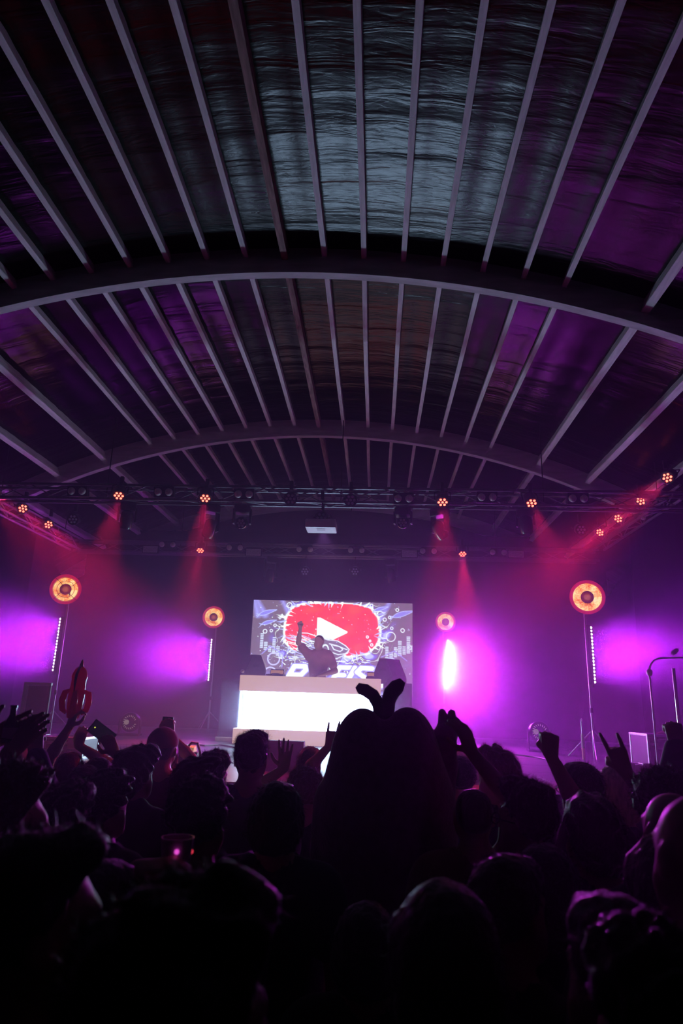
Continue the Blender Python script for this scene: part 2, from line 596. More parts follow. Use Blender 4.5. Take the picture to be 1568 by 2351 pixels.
BLINDGLASS = mat('blinder_lens', (0.62, 0.58, 0.58), 0.3, noise=0.2, scale=30)
bl_body = MB().box((0, 0, 0), (0.30, 0.10, 0.17), bev=0.012)
bl_body_me = bl_body.build('tmp', BLACK).data
bl_lens = MB().lathe([(0.056, 0.0), (0.055, 0.012), (0.042, 0.026), (0.022, 0.034), (0.003, 0.037)], 20, Matrix.Rotation(math.pi/2, 4, 'X'))
bl_lens_me = bl_lens.build('tmp', BLINDGLASS, smooth=True).data
for nm in [o for o in bpy.data.objects if o.name.startswith('tmp')]:
    bpy.data.objects.remove(nm)
def blinder(x, y, Y, lab):
    p = at(x, y, Y)
    r = empty('blinder_light', p)
    tag(r, lab, 'stage light')
    r.rotation_euler = (0.25, 0, 0)
    b = share('housing', bl_body_me, r)
    for s in (-1, 1):
        share('lens', bl_lens_me, r, (s*0.083*Y/9.6, -0.05, 0))
    MB().box((0, 0.08, 0.02), (0.04, 0.08, 0.05)).build('hook_clamp', BLACK, r)
pos_f = ['first from the left', 'second from the left', 'third from the left', 'fourth from the left', 'fifth from the left', 'last on the right']
for i, (x, y) in enumerate(((180, 1128), (378, 1130), (561, 1135), (926, 1145), (1117, 1142), (1325, 1145))):
    blinder(x, y, FT_Y-0.26, 'unlit two-lens blinder lamp on the front truss, '+pos_f[i])
for i, (x, y) in enumerate(((386, 1250), (540, 1257), (700, 1261), (818, 1263), (983, 1265), (1143, 1268))):
    blinder(x, y, BT_Y-0.26, 'unlit two-lens blinder lamp on the back truss, '+pos_f[i])
PANELM = mat('pale_strobe_front', (0.45, 0.43, 0.46), 0.5, noise=0.25, scale=60)
for i, (x, y) in enumerate(((345, 1261), (582, 1268), (940, 1271), (1185, 1272))):
    p = at(x, y, BT_Y-0.28)
    r = empty('strobe_panel', p)
    tag(r, 'pale rectangular strobe panel on the back truss, '+('first from the left', 'second from the left', 'third from the left', 'last on the right')[i], 'stage light')
    MB().box((0, 0.05, 0), (0.34, 0.08, 0.17), bev=0.01).build('housing', BLACK, r)
    MB().box((0, 0.004, 0), (0.30, 0.02, 0.135)).build('front_glass', PANELM, r)
    MB().box((0, 0.12, 0.05), (0.05, 0.10, 0.05)).build('hook_clamp', BLACK, r)
# moving heads hanging from the trusses
GLOSSBLACK = mat('gloss_black_plastic', (0.012, 0.012, 0.016), 0.22)
def moving_head(x, y, Y, lab, tilt, pan, ztop):
    p = at(x, y, Y)
    r = empty('moving_head', p, pan)
    tag(r, lab, 'stage light')
    dz = ztop-p.z
    MB().box((0, 0, dz-0.08), (0.24, 0.20, 0.12), bev=0.02).build('base', BLACK, r)
    MB().box((0.125, 0, dz/2-0.05), (0.035, 0.10, dz-0.05), bev=0.012).build('yoke_arm', BLACK, r)
    MB().box((-0.125, 0, dz/2-0.05), (0.035, 0.10, dz-0.05), bev=0.012).build('yoke_arm', BLACK, r)
    M = Matrix.Rotation(tilt, 4, 'X')
    h = MB().lathe([(0.05, 0.15), (0.085, 0.12), (0.095, 0.0), (0.088, -0.10), (0.080, -0.12), (0.07, -0.105)], 20).build('head', GLOSSBLACK, r, smooth=True)
    h.matrix_local = M
    for (u, v) in HEX:
        share('led_lens', dead_me, h, (u*0.8, v*0.8, -0.10))
for (x, y, Y, lab, tilt, pan, zt) in (
        (555, 1200, FT_Y+0.1, 'black moving head under the front truss showing seven clear lenses', -1.25, 0.1, ZF-0.11),
        (480, 1215, FT_Y+0.1, 'black moving head tipped down under the front truss, left of centre', 0.5, 0.7, ZF-0.11),
        (925, 1200, FT_Y+0.1, 'black moving head facing out under the front truss, right of the projector', -1.3, -0.1, ZF-0.11),
        (1010, 1218, FT_Y+0.1, 'black moving head tipped sideways under the front truss, right of centre', 0.7, -0.8, ZF-0.11),
        (290, 1195, FT_Y+0.1, 'black moving head under the leftmost red lamp', 0.4, 0.4, ZF-0.11),
        (1208, 1205, FT_Y+0.1, 'black moving head under the rightmost red front lamp', 0.4, -0.4, ZF-0.11),
        (620, 1322, BT_Y+0.1, 'black moving head under the back truss above the screen corner', 0.4, 0.5, 4.82),
        (898, 1322, BT_Y+0.1, 'black moving head under the back truss above the right half of the screen', 0.4, -0.5, 4.82)):
    moving_head(x, y, Y, lab, tilt, pan, zt)

# ------------------------------------------------------------------ projector and screen
p = at(738, 1208, 9.3)
proj = empty('projector', p)
tag(proj, 'white video projector hanging below the front truss', 'projector')
WHITEP = mat('white_plastic', (0.74, 0.72, 0.76), 0.45, noise=0.05, scale=10)
MB().box((0, 0, 0), (0.44, 0.36, 0.13), bev=0.02).build('body', WHITEP, proj)
MB().box((0.0, -0.06, -0.066), (0.12, 0.12, 0.006)).build('service_hatch', mat('grey_plastic', (0.5, 0.48, 0.52), 0.5), proj)
MB().lathe([(0.045, 0), (0.045, 0.05), (0.036, 0.055), (0.034, 0.02)], 20, Matrix.Translation((0, 0.17, 0)) @ Matrix.Rotation(-math.pi/2, 4, 'X')).build('lens', GLOSSBLACK, proj, smooth=True)
MB().tube([(0, 0, 0.06), (0, 0.1, 0.12), (0, 0.2, ZF-0.08-p.z)], 0.02, 8).build('mount_pole', BLACK, proj)
SCR_Y = 14.5
s0, s1 = at(583, 1378, SCR_Y), at(947, 1385, SCR_Y)
SW, SX = s1.x-s0.x, (s0.x+s1.x)/2
SZ1 = (s0.z+s1.z)/2
SH = SW*0.556
lamp('SPOT', 'projector_beam', Vector((0, 0.24, 0)), Vector((SX, SCR_Y, SZ1-SH/2))-Vector(p), W_PROJECTOR, (0.78, 0.48, 1.0), proj, spot_size=math.radians(36), spot_blend=0.3, shadow_soft_size=0.03)

# the projected picture is computed as a flat colour print: one colour per mesh point
def picture(NX, NY):
    rs = np.random.RandomState(3)
    X, Yv = np.meshgrid(np.linspace(0, 1, NX)*1.8, np.linspace(0, 1.17, NY))   # x 0..1.8, y 0 top .. 1 bottom
    img = np.empty((NY, NX, 3))
    img[:] = (0.16, 0.10, 0.17)
    def blend(mask, c):
        m = np.clip(mask, 0, 1)[..., None]
        img[:] = img*(1-m)+np.array(c)*m
    def seg(a, b):
        a, b = np.array(a), np.array(b)
        d = b-a
        t = np.clip(((X-a[0])*d[0]+(Yv-a[1])*d[1])/max(d@d, 1e-9), 0, 1)
        return np.hypot(X-a[0]-t*d[0], Yv-a[1]-t*d[1]), t
    def line(a, b, w, c, w2=None, soft=0.004):
        dd, t = seg(a, b)
        ww = w+(((w2 if w2 is not None else w)-w)*t)
        blend((ww-dd)/soft+0.5, c)
    def ring(c, r, w, col):
        dd = np.abs(np.hypot(X-c[0], (Yv-c[1])*0.855)-r)
        blend((w-dd)/0.004+0.5, col)
    def polyfill(pts, col):
        ins = np.zeros(X.shape, bool)
        n = len(pts)
        for i in range(n):
            x1, y1 = pts[i]
            x2, y2 = pts[(i+1) % n]
            cond = ((y1 > Yv) != (y2 > Yv)) & (X < (x2-x1)*(Yv-y1)/((y2-y1) or 1e-9)+x1)
            ins ^= cond
        blend(ins.astype(float), col)
    WH, BL, LB, RD = (0.86, 0.90, 1.0), (0.16, 0.10, 0.75), (0.45, 0.45, 1.0), (0.92, 0.035, 0.05)
    # light shafts
    for (x0, x1, w) in ((0.03, 0.14, 0.03), (0.32, 0.42, 0.02), (1.55, 1.44, 0.025), (0.0, 0.06, 0.03)):
        line((x0, -0.02), (x1, 0.2), 0.012, (0.35, 0.3, 0.95), w, 0.05)
    # blue splash field under and around the badge
    nz = np.zeros(X.shape)
    for k in range(26):
        th, fr, ph = rs.uniform(0, 6.28), rs.uniform(8, 60), rs.uniform(0, 6.28)
        nz += np.sin(fr*(X*np.cos(th)+Yv*np.sin(th))+ph+2.2*np.sin(3*X+5*Yv+ph))/(1+fr/25)
    nz /= nz.std()
    cx, cy = 0.90, 0.36
    sup = ((np.abs(X-cx)/0.53)**3.2+(np.abs(Yv-cy)/0.34)**3.2)**(1/3.2)
    low = np.clip((Yv-0.45)/0.3, 0, 1)*np.exp(-((X-0.9)/0.62)**4)
    blend((nz-0.25)*1.4*np.clip(np.exp(-((sup-1.06)/0.17)**2)*1.2+low*0.75, 0, 1), BL)
    blend((nz-0.95)*2.0*np.clip(np.exp(-((sup-1.05)/0.12)**2)*1.3+low*0.6, 0, 1), LB)
    blend((np.abs(nz) < 0.09)*np.clip(np.exp(-((sup-1.06)/0.15)**2)+low*0.75, 0, 1), WH)
    # badge
    red_var = 0.0
    blend((1.0-sup)/0.012+0.5, RD)
    blend(((1.0-sup)/0.012+0.5).clip(0, 1)*(np.clip(nz*0.10-0.02, 0, 0.25)), (0.75, 0.16, 0.06))
    rim = np.exp(-((sup-1.015-0.012*nz)/0.022)**2)
    blend(rim*1.15, WH)
    for k in range(120):
        q = rs.uniform(0, 6.28)
        c, s = np.cos(q), np.sin(q)
        rr = (np.abs(c)**3.2+np.abs(s)**3.2)**(-1/3.2)
        bx, by = cx+0.53*rr*c, cy+0.34*rr*s
        L = rs.uniform(0.03, 0.14)*(1 if rs.rand() < 0.75 else -0.6)
        qq = q+rs.uniform(-0.8, 0.8)
        line((bx, by), (bx+L*np.cos(qq), by+L*np.sin(qq)), rs.uniform(0.006, 0.014), WH if rs.rand() < 0.6 else LB, 0.0)
    # play triangle
    polyfill([(0.735, 0.215), (0.77, 0.215), (1.075, 0.385), (1.075, 0.405), (0.77, 0.585), (0.735, 0.585)], (0.80, 0.86, 0.95))
    # bubbles, little fish, equaliser bars, loudspeaker rings
    for (bx, by, r) in ((0.41, 0.06, 0.028), (0.51, 0.06, 0.012), (0.15, 0.41, 0.021), (0.22, 0.40, 0.014), (0.31, 0.23, 0.011), (1.34, 0.04, 0.015),
                        (1.63, 0.09, 0.016), (1.49, 0.22, 0.018), (1.545, 0.19, 0.014), (1.57, 0.33, 0.014), (1.69, 0.355, 0.02), (1.56, 0.44, 0.05), (1.30, 0.45, 0.012),
                        (1.33, 0.50, 0.010), (1.35, 0.55, 0.013), (1.77, 0.57, 0.02), (0.26, 0.33, 0.015)):
        ring((bx, by), r, 0.005, (0.75, 0.75, 1.0))
    for (fx, fy, sc, s) in ((0.17, 0.16, 1, 1), (0.19, 0.29, 0.85, 1), (1.70, 0.14, 1.2, 1), (1.45, 0.08, 0.8, 1)):
        pts = []
        for t in np.linspace(0, 1, 24):
            pts.append((fx+(t-0.5)*0.20*sc, fy-(t-0.5)*0.07*sc-0.030*sc*np.sin(np.pi*t**0.7)))
        for t in np.linspace(1, 0, 24):
            pts.append((fx+(t-0.5)*0.20*sc, fy-(t-0.5)*0.07*sc+0.024*sc*np.sin(np.pi*t**0.7)))
        polyfill(pts, (0.25, 0.2, 0.8))
        for i in range(len(pts)-1):
            line(pts[i], pts[i+1], 0.004, LB)
        line((fx-0.10*sc, fy+0.035*sc), (fx-0.135*sc, fy+0.02*sc), 0.008, LB, 0.002)
        line((fx-0.10*sc, fy+0.035*sc), (fx-0.125*sc, fy+0.075*sc), 0.008, LB, 0.002)
    for base, hs in ((0.10, (0.20, 0.13, 0.10, 0.24, 0.15, 0.08)), (1.50, (0.18, 0.09, 0.14, 0.20, 0.12, 0.24, 0.10))):
        for i, h in enumerate(hs):
            x0 = base+i*0.047
            y1 = 0.66+ (0.04*i if base < 1 else 0.03*(6-i))*0.6
            nb = int(h/0.022)
            for j in range(nb):
                yy = y1-j*0.022-0.05
                blend(((X > x0) & (X < x0+0.038) & (Yv > yy) & (Yv < yy+0.016)).astype(float)*0.85, (0.62, 0.66, 0.98))
    for (c, r) in (((0.265, 0.76), 0.065), ((0.235, 0.95), 0.07), ((1.56, 0.80), 0.075), ((1.58, 0.98), 0.07)):
        ring(c, r, 0.007, (0.55, 0.5, 1.0))
    for a, b in (((0.13, 0.70), (0.22, 0.60)), ((0.22, 0.60), (0.37, 0.70)), ((0.37, 0.70), (0.36, 0.86)), ((1.46, 0.70), (1.60, 0.62)), ((1.60, 0.62), (1.74, 0.74))):
        line(a, b, 0.006, (0.32, 0.25, 0.85))
    # the big fish with headphones: pale contour drawing
    polyfill([(0.50, 0.98), (0.52, 0.58), (0.70, 0.48), (0.88, 0.49), (1.00, 0.52), (1.10, 0.61), (1.09, 0.66), (1.02, 0.72), (0.92, 0.78), (0.80, 0.98)], (0.17, 0.11, 0.20))
    for pts in ([(0.52, 0.42), (0.63, 0.42), (0.74, 0.46), (0.86, 0.50), (0.97, 0.51), (1.06, 0.57), (1.10, 0.615), (1.085, 0.66), (1.03, 0.70), (0.95, 0.745), (0.88, 0.77)],
                [(0.52, 0.42), (0.58, 0.47), (0.66, 0.51), (0.74, 0.54)], [(0.88, 0.55), (0.96, 0.57), (1.03, 0.60), (1.08, 0.62)], [(0.90, 0.655), (0.98, 0.685), (1.06, 0.67), (1.09, 0.64)],
                [(0.90, 0.56), (0.93, 0.62), (1.0, 0.645), (1.03, 0.62), (1.0, 0.585), (0.92, 0.565)], [(0.72, 0.46), (0.80, 0.44), (0.88, 0.50)]):
        for i in range(len(pts)-1):
            line(pts[i], pts[i+1], 0.006, (0.72, 0.72, 1.0))
    dd = np.abs(np.sqrt(((X-0.835)/0.035)**2+((Yv-0.625)/0.06)**2)-1)
    blend((0.22-dd)/0.1, (0.75, 0.8, 1.0))
    for k in range(60):
        x0, y0 = rs.uniform(0.45, 0.8), rs.uniform(0.45, 0.75)
        line((x0, y0), (x0-rs.uniform(0.05, 0.2), y0-rs.uniform(-0.02, 0.10)), 0.006, LB if rs.rand() < 0.6 else WH, 0.0)
    for k in range(70):
        x0 = rs.uniform(0.35, 1.35)
        y0 = 0.80+rs.uniform(-0.06, 0.03)
        line((x0, y0), (x0+rs.uniform(-0.16, 0.16), y0-rs.uniform(-0.02, 0.06)), 0.006, WH if rs.rand() < 0.5 else BL, 0.0)
    # slanted lettering along the bottom (its lower half is hidden by the booth)
    def letter(ch, x, w, y0=0.845, y1=1.06):
        sl = 0.10
        def P(u, v):
            return (x+u*w+sl*(1-v), y0+(y1-y0)*v)
        st = {'P': [((0, 1), (0, 0)), ((0, 0), (0.8, 0)), ((0.8, 0), (1, 0.2)), ((1, 0.2), (0.85, 0.5)), ((0.85, 0.5), (0.05, 0.5))],
              'F': [((0, 1), (0, 0)), ((0, 0), (1, 0)), ((0, 0.45), (0.8, 0.45))],
              'I': [((0.5, 0), (0.5, 1))],
              'S': [((1, 0.02), (0.15, 0)), ((0.15, 0), (0, 0.25)), ((0, 0.25), (0.95, 0.6)), ((0.95, 0.6), (0.85, 1)), ((0.85, 1), (0, 1))],
              'H': [((0, 0), (0, 1)), ((1, 0), (1, 1)), ((0, 0.5), (1, 0.5))],
              'R': [((0, 1), (0, 0)), ((0, 0), (0.8, 0)), ((0.8, 0), (1, 0.2)), ((1, 0.2), (0.85, 0.5)), ((0.85, 0.5), (0.05, 0.5)), ((0.5, 0.5), (1, 1))]}[ch]
        for a, b in st:
            line(P(*a), P(*b), 0.040, (0.30, 0.25, 0.95))
        for a, b in st:
            line(P(*a), P(*b), 0.027, (0.90, 0.95, 1.0))
    for ch, x, w in (('P', 0.40, 0.15), ('F', 0.90, 0.12), ('I', 1.04, 0.06), ('S', 1.12, 0.14), ('H', 1.33, 0.13)):
        letter(ch, x, w)
    for k in range(220):
        x0, y0 = rs.uniform(0, 1.8), rs.uniform(0, 1)
        r = rs.uniform(0.002, 0.006)
        blend((r-np.hypot(X-x0, Yv-y0))/0.003+0.5, LB if rs.rand() < 0.5 else WH)
    return img
NX, NY = 400, 223
img = picture(NX, NY)
scr = empty('projection_screen', (SX, SCR_Y, SZ1-SH))
tag(scr, 'large projection screen showing a red play badge with water splashes and a fish', 'screen')
gx, gz = np.meshgrid(np.linspace(-SW/2, SW/2, NX), np.linspace(SH, 0, NY))
vv = np.stack([gx.ravel(), np.zeros(NX*NY), gz.ravel()], -1)
ii = np.arange(NX*NY).reshape(NY, NX)
ff = np.stack([ii[:-1, :-1], ii[1:, :-1], ii[1:, 1:], ii[:-1, 1:]], -1).reshape(-1, 4)
me = bpy.data.meshes.new('picture')
me.from_pydata(vv.tolist(), [], ff.tolist())
ca = me.color_attributes.new('print', 'FLOAT_COLOR', 'POINT')
ca.data.foreach_set('color', np.concatenate([img.reshape(-1, 3), np.ones((NX*NY, 1))], 1).astype(np.float32).ravel())
sm = bpy.data.materials.new('projected_picture')
sm.use_nodes = True
nt = sm.node_tree
b = nt.nodes['Principled BSDF']
at_n = nt.nodes.new('ShaderNodeAttribute')
at_n.attribute_name = 'print'
b.inputs['Base Color'].default_value = (0.06, 0.06, 0.06, 1)
b.inputs['Roughness'].default_value = 0.8
nt.links.new(at_n.outputs['Color'], b.inputs['Emission Color'])
b.inputs['Emission Strength'].default_value = SCREEN_EMIT
sm.cycles.emission_sampling = 'NONE'
me.materials.append(sm)
share('picture', me, scr, (0, -0.012, 0))
MB().box((0, 0.01, SH/2), (SW+0.10, 0.03, SH+0.10), bev=0.006).build('frame', BLACK, scr)
for s in (-1, 1):
    MB().tube([(s*SW*0.42, 0.05, STAGE_Z-(SZ1-SH)), (s*SW*0.42, 0.05, SH)], 0.025, 8).build('support_leg', BLACK, scr)

# ------------------------------------------------------------------ DJ booth
BY = 11.5
b0, b1 = at(549, 1550, BY), at(875, 1557, BY)
BX, BW, BH = (b0.x+b1.x)/2, b1.x-b0.x, 1.10
booth = empty('dj_booth', (BX, BY, STAGE_Z))
tag(booth, 'white DJ booth with a glowing white front panel', 'dj booth')
LACQ_GLOW = mat('white_lacquer_glow', (0.70, 0.62, 0.58), 0.35, noise=0.03, scale=3, emit=(1.0, 0.60, 0.50), estr=0.55)  # warm emission stands in for light falling on the bands
def stadium(w, d, r, n=8):
    pts = []
    for (cx, cy, a0) in ((w/2-r, -d+r, -90), (w/2-0.02, -0.02, 0), (-w/2+0.02, -0.02, 90), (-w/2+r, -d+r, 180)):
        rr = r if cy < -0.1 else 0.02
        for k in range(n+1):
            a = math.radians(a0+90*k/n)
            pts.append((cx+rr*math.cos(a), cy+rr*math.sin(a)))
    return pts
def band(w, d, r, z0, z1, yoff):
    pl = [(x, y+yoff) for x, y in stadium(w, d, r)]
    return MB().prism(pl, 'z', z0, z1)
band(BW, 0.85, 0.10, 0.84, BH, 0.85).build('top_band', LACQ_GLOW, booth, smooth=True)
band(BW+0.08, 0.90, 0.06, 0.0, 0.235, 0.85).build('base_band', LACQ_GLOW, booth, smooth=True)
# lit front: concave sheet between the two bands
BOOTHM = bpy.data.materials.new('backlit_acrylic')
BOOTHM.use_nodes = True
_bn = BOOTHM.node_tree.nodes['Principled BSDF']
_bn.inputs['Base Color'].default_value = (0.8, 0.8, 0.8, 1)
_bn.inputs['Emission Color'].default_value = (0.44, 0.63, 1.0, 1)
_bn.inputs['Emission Strength'].default_value = BOOTH_EMIT
vs, fs = [], []
n = 12
wp = BW-0.13
plan = [(-wp/2, 0.80), (-wp/2, 0.12), (-wp/2+0.04, 0.06), (wp/2-0.04, 0.06), (wp/2, 0.12), (wp/2, 0.80)]
for j in range(n+1):
    t = j/n
    rec = 0.055*math.sin(math.pi*min(1, t*1.0))
    flare = 0.05*max(0, 1-t*4)**2
    for (x, y) in plan:
        sx = 1 if x > 0 else -1
        vs.append((x+sx*(flare-rec*0.3), y+rec-flare, 0.235+0.605*t))
m = len(plan)
for j in range(n):
    for i in range(m-1):
        fs.append((j*m+i, j*m+i+1, j*m+m+i+1, j*m+m+i))
MB().add(vs, fs).build('light_panel', BOOTHM, booth, smooth=True, fix=False)
MB().box((0, 0.5, 0.54), (BW-0.35, 0.5, 0.6)).build('inner_carcass', mat('booth_white_inner', (0.6, 0.6, 0.6), 0.6), booth)

# players, mixer and small gear on the booth
GEAR = mat('dj_gear', (0.02, 0.02, 0.022), 0.4, noise=0.3, scale=30)
AMBERSCREEN = mat('amber_display', (0.1, 0.05, 0.02), 0.3, emit=(1.0, 0.45, 0.25), estr=0.35, noise=0.3, scale=60)
top_z = STAGE_Z+BH
for (x, w, lab) in ((632, 0.30, 'black DJ player with tilted amber display on the booth, left of the DJ'),
                    (851, 0.16, 'small black control box with amber lights at the right end of the booth')):
    pp = at(x, 1550, BY+0.25)
    g = empty('dj_player', (pp.x, BY+0.30, top_z))
    tag(g, lab, 'dj equipment')
    MB().prism([(-0.14, 0), (0.20, 0), (0.20, 0.05), (-0.14, 0.035)], 'x', -w/2, w/2).build('body', GEAR, g)
    MB().box((0, 0.16, 0.085), (w*0.8, 0.02, 0.085), Matrix.Rotation(-0.35, 3, 'X')).build('display_hood', GEAR, g)
    MB().box((0, 0.146, 0.082), (w*0.74, 0.004, 0.065), Matrix.Rotation(-0.35, 3, 'X')).build('display', AMBERSCREEN, g)
    MB().lathe([(0.07, 0), (0.07, 0.012), (0.03, 0.016)], 20, Matrix.Translation((0, 0.0, 0.04))).build('jog_wheel', GEAR, g, smooth=True)
g = empty('microphone', (at(556, 1550, BY+0.3).x, BY+0.3, top_z))
tag(g, 'small silver microphone head standing at the left end of the booth', 'microphone')
MB().lathe([(0.03, 0), (0.03, 0.01), (0.012, 0.015), (0.012, 0.04)], 14).build('base', BLACK, g, smooth=True)
MB().lathe([(0.012, 0.04), (0.03, 0.055), (0.035, 0.075), (0.025, 0.098), (0.004, 0.105)], 16).build('grille', ALU, g, smooth=True)

# monitor speakers on black cabinets either side of the booth
CAB = mat('black_cabinet_paint', (0.045, 0.045, 0.055), 0.55, noise=0.2, scale=12)
GRILLE = mat('speaker_grille', (0.03, 0.03, 0.034), 0.6, 0.3, bump=0.004, bscale=160)
def cabinet(x0, x1, ytop, lab):
    pl, pr = at(x0, 1620, BY+0.35), at(x1, 1620, BY+0.35)
    w = pr.x-pl.x
    r = empty('subwoofer', ((pl.x+pr.x)/2, BY+0.7, STAGE_Z))
    tag(r, lab, 'speaker')
    MB().box((0, 0, 0.56), (w, 0.7, 0.98), bev=0.012).build('cabinet', CAB, r)
    MB().box((0, -0.353, 0.58), (w*0.86, 0.012, 0.86)).build('grille', GRILLE, r)
    MB().box((0, -0.02, 0.035), (w+0.04, 0.74, 0.07), bev=0.006).build('plinth', mat('bare_plywood', (0.45, 0.33, 0.27), 0.6, noise=0.2), r)
    for s in (-1, 1):
        MB().box((s*w*0.501, 0, 0.75), (0.012, 0.16, 0.08), bev=0.004).build('handle', DARKPLASTIC, r)
    return r
cL = cabinet(503, 549, 1560, 'dark subwoofer cabinet standing beside the left end of the booth')
cR = cabinet(880, 946, 1560, 'dark subwoofer cabinet standing beside the right end of the booth')
def wedge(name, loc, w, d, h, rz, lab, m=CAB, front=GRILLE):
    r = empty(name, loc, rz)
    tag(r, lab, 'speaker')
    MB().prism([(-d/2, 0), (d/2, 0), (d/2, h*0.45), (d*0.22, h), (-d*0.12, h), (-d/2, h*0.25)], 'x', -w/2, w/2).build('cabinet', m, r)
    a, b = Vector((0, -d/2, h*0.25)), Vector((0, -d*0.12, h))
    c = (a+b)/2
    ang = math.atan2((b-a).y, (b-a).z)
    MB().box(c+Vector((0, -0.006, 0.004)), (w*0.88, 0.012, (b-a).length*0.9), Matrix.Rotation(-ang, 3, 'X')).build('grille', front, r)
    for s in (-1, 1):
        MB().box((s*(w/2+0.002), 0, h*0.55), (0.01, 0.12, 0.05), bev=0.003).build('handle', DARKPLASTIC, r)
    return r
top_c = STAGE_Z+1.05
wl = wedge('monitor_speaker', (at(566, 1540, BY+0.6).x, BY+0.95, top_c), 0.42, 0.42, 0.44, -0.9, 'dark wedge monitor speaker tilted toward the DJ, left of the booth')
wr = wedge('monitor_speaker', (at(897, 1540, BY+0.6).x, BY+0.95, top_c), 0.42, 0.42, 0.44, 0.9, 'dark wedge monitor speaker tilted toward the DJ, right of the booth')
# floor wedges near the stage edge
wc = wedge('floor_monitor', at_z(652, 1768, STAGE_Z), 0.42, 0.34, 0.30, math.pi, 'dark floor monitor wedge with a white script logo, centre stage front')
lw = mat('white_print', (0.5, 0.5, 0.52), 0.5)
lg = MB()
for i, (dx, h) in enumerate(((0, .05), (.022, .03), (.04, .035), (.06, .03), (.08, .045), (.10, .03))):
    x0 = 0.06+dx-0.10
    lg.tube([(-x0-0.02, 0.176, 0.10), (-x0-0.012, 0.176, 0.10+h), (-x0, 0.176, 0.105)], 0.003, 5)
lg.build('script_logo', lw, wc)
wy = wedge('floor_monitor', at_z(421, 1782, STAGE_Z), 0.26, 0.26, 0.22, math.pi, 'small floor monitor with a warm lit top and black cable, left stage front', CAB)
WARM = mat('warm_glow_top', (0.75, 0.55, 0.25), 0.5, emit=(1.0, 0.62, 0.22), estr=0.25)  # emission gives the yellow top its warm glow
MB().prism([(-0.08, 0.222), (0.06, 0.222), (0.04, 0.262), (-0.03, 0.275)], 'x', -0.09, 0.07).build('amber_top', WARM, wy)
cb = MB().tube([(-0.02, 0.02, 0.26), (-0.06, 0.03, 0.305), (-0.12, 0.04, 0.30), (-0.155, 0.05, 0.22), (-0.155, 0.06, 0.02)], 0.012, 8).build('cable', DARKPLASTIC, wy, smooth=True)
PALE = mat('pale_cabinet_side', (0.62, 0.60, 0.66), 0.5, noise=0.1)
wp_ = wedge('floor_monitor', at_z(1062, 1790, STAGE_Z), 0.46, 0.34, 0.32, 2.2, 'floor monitor wedge with a pale side panel and round handle hole, right stage front', CAB)
MB().prism([(-0.16, 0.01), (0.16, 0.01), (0.16, 0.145), (0.075, 0.31), (-0.04, 0.31), (-0.16, 0.08)], 'x', -0.242, -0.234).build('side_panel', PALE, wp_)
MB().prism([(-0.242*0+0.022*math.cos(a*0.5236), 0.15+0.04*math.sin(a*0.5236)) for a in range(12)], 'x', -0.246, -0.24).build('handle_hole', BLACK, wp_)

# ------------------------------------------------------------------ light stands with ring lamps and LED battens
LEDW = glow('led_lens_white', (1.0, 0.80, 1.0), 14.0)
STEEL = mat('stand_steel', (0.32, 0.32, 0.34), 0.35, 0.85)
led_me = MB().lathe([(0.017, 0.0), (0.016, 0.008), (0.009, 0.014), (0.001, 0.016)], 12).build('tmp', LEDW, smooth=True).data
for nm in [o for o in bpy.data.objects if o.name.startswith('tmp')]:
    bpy.data.objects.remove(nm)
GOLD = bpy.data.materials.new('glowing_gold_reflector')
GOLD.use_nodes = True
nt = GOLD.node_tree
b = nt.nodes['Principled BSDF']
tc = nt.nodes.new('ShaderNodeTexCoord')
n1 = nt.nodes.new('ShaderNodeTexNoise')
n1.inputs['Scale'].default_value = 42
n1.inputs['Detail'].default_value = 6
n1.inputs['Roughness'].default_value = 0.75
n2 = nt.nodes.new('ShaderNodeTexNoise')
n2.inputs['Scale'].default_value = 6
nt.links.new(tc.outputs['Object'], n1.inputs['Vector'])
nt.links.new(tc.outputs['Object'], n2.inputs['Vector'])
mm = nt.nodes.new('ShaderNodeMath')
mm.operation = 'MULTIPLY_ADD'
mm.inputs[1].default_value = 0.8
nt.links.new(n2.outputs['Fac'], mm.inputs[0])
nt.links.new(n1.outputs['Fac'], mm.inputs[2])
cr = nt.nodes.new('ShaderNodeValToRGB')
cr.color_ramp.elements[0].position = 0.60
cr.color_ramp.elements[0].color = (0.12, 0.005, 0.01, 1)
cr.color_ramp.elements[1].position = 1.0
cr.color_ramp.elements[1].color = (1.0, 0.86, 0.45, 1)
for pos, c in ((0.74, (0.55, 0.04, 0.01, 1)), (0.86, (1.0, 0.32, 0.05, 1))):
    e = cr.color_ramp.elements.new(pos)
    e.color = c
nt.links.new(mm.outputs[0], cr.inputs[0])
nt.links.new(cr.outputs[0], b.inputs['Emission Color'])
b.inputs['Base Color'].default_value = (0.5, 0.25, 0.08, 1)
b.inputs['Metallic'].default_value = 0.8
b.inputs['Emission Strength'].default_value = 0.95
GOLD.cycles.emission_sampling = 'NONE'
REDGLASS = mat('red_rim_glass', (0.25, 0.01, 0.05), 0.3, emit=(0.8, 0.01, 0.12), estr=0.32)
def light_stand(base, top, lab, tripod=True):
    r = empty('lighting_stand', base)
    tag(r, lab, 'stand')
    h = top
    MB().tube([(0, 0, 0.02), (0, 0, h)], 0.018, 10).build('pole', STEEL, r, smooth=True)
    MB().tube([(0, 0, h*0.28), (0, 0, h*0.31)], 0.03, 10).build('collar', DARKPLASTIC, r, smooth=True)
    for k in range(3):
        a = 0.3+k*2*math.pi/3
        MB().tube([(0, 0, 0.42), (0.42*math.cos(a), 0.42*math.sin(a), 0.015)], 0.011, 8).build('leg', STEEL, r)
    return r
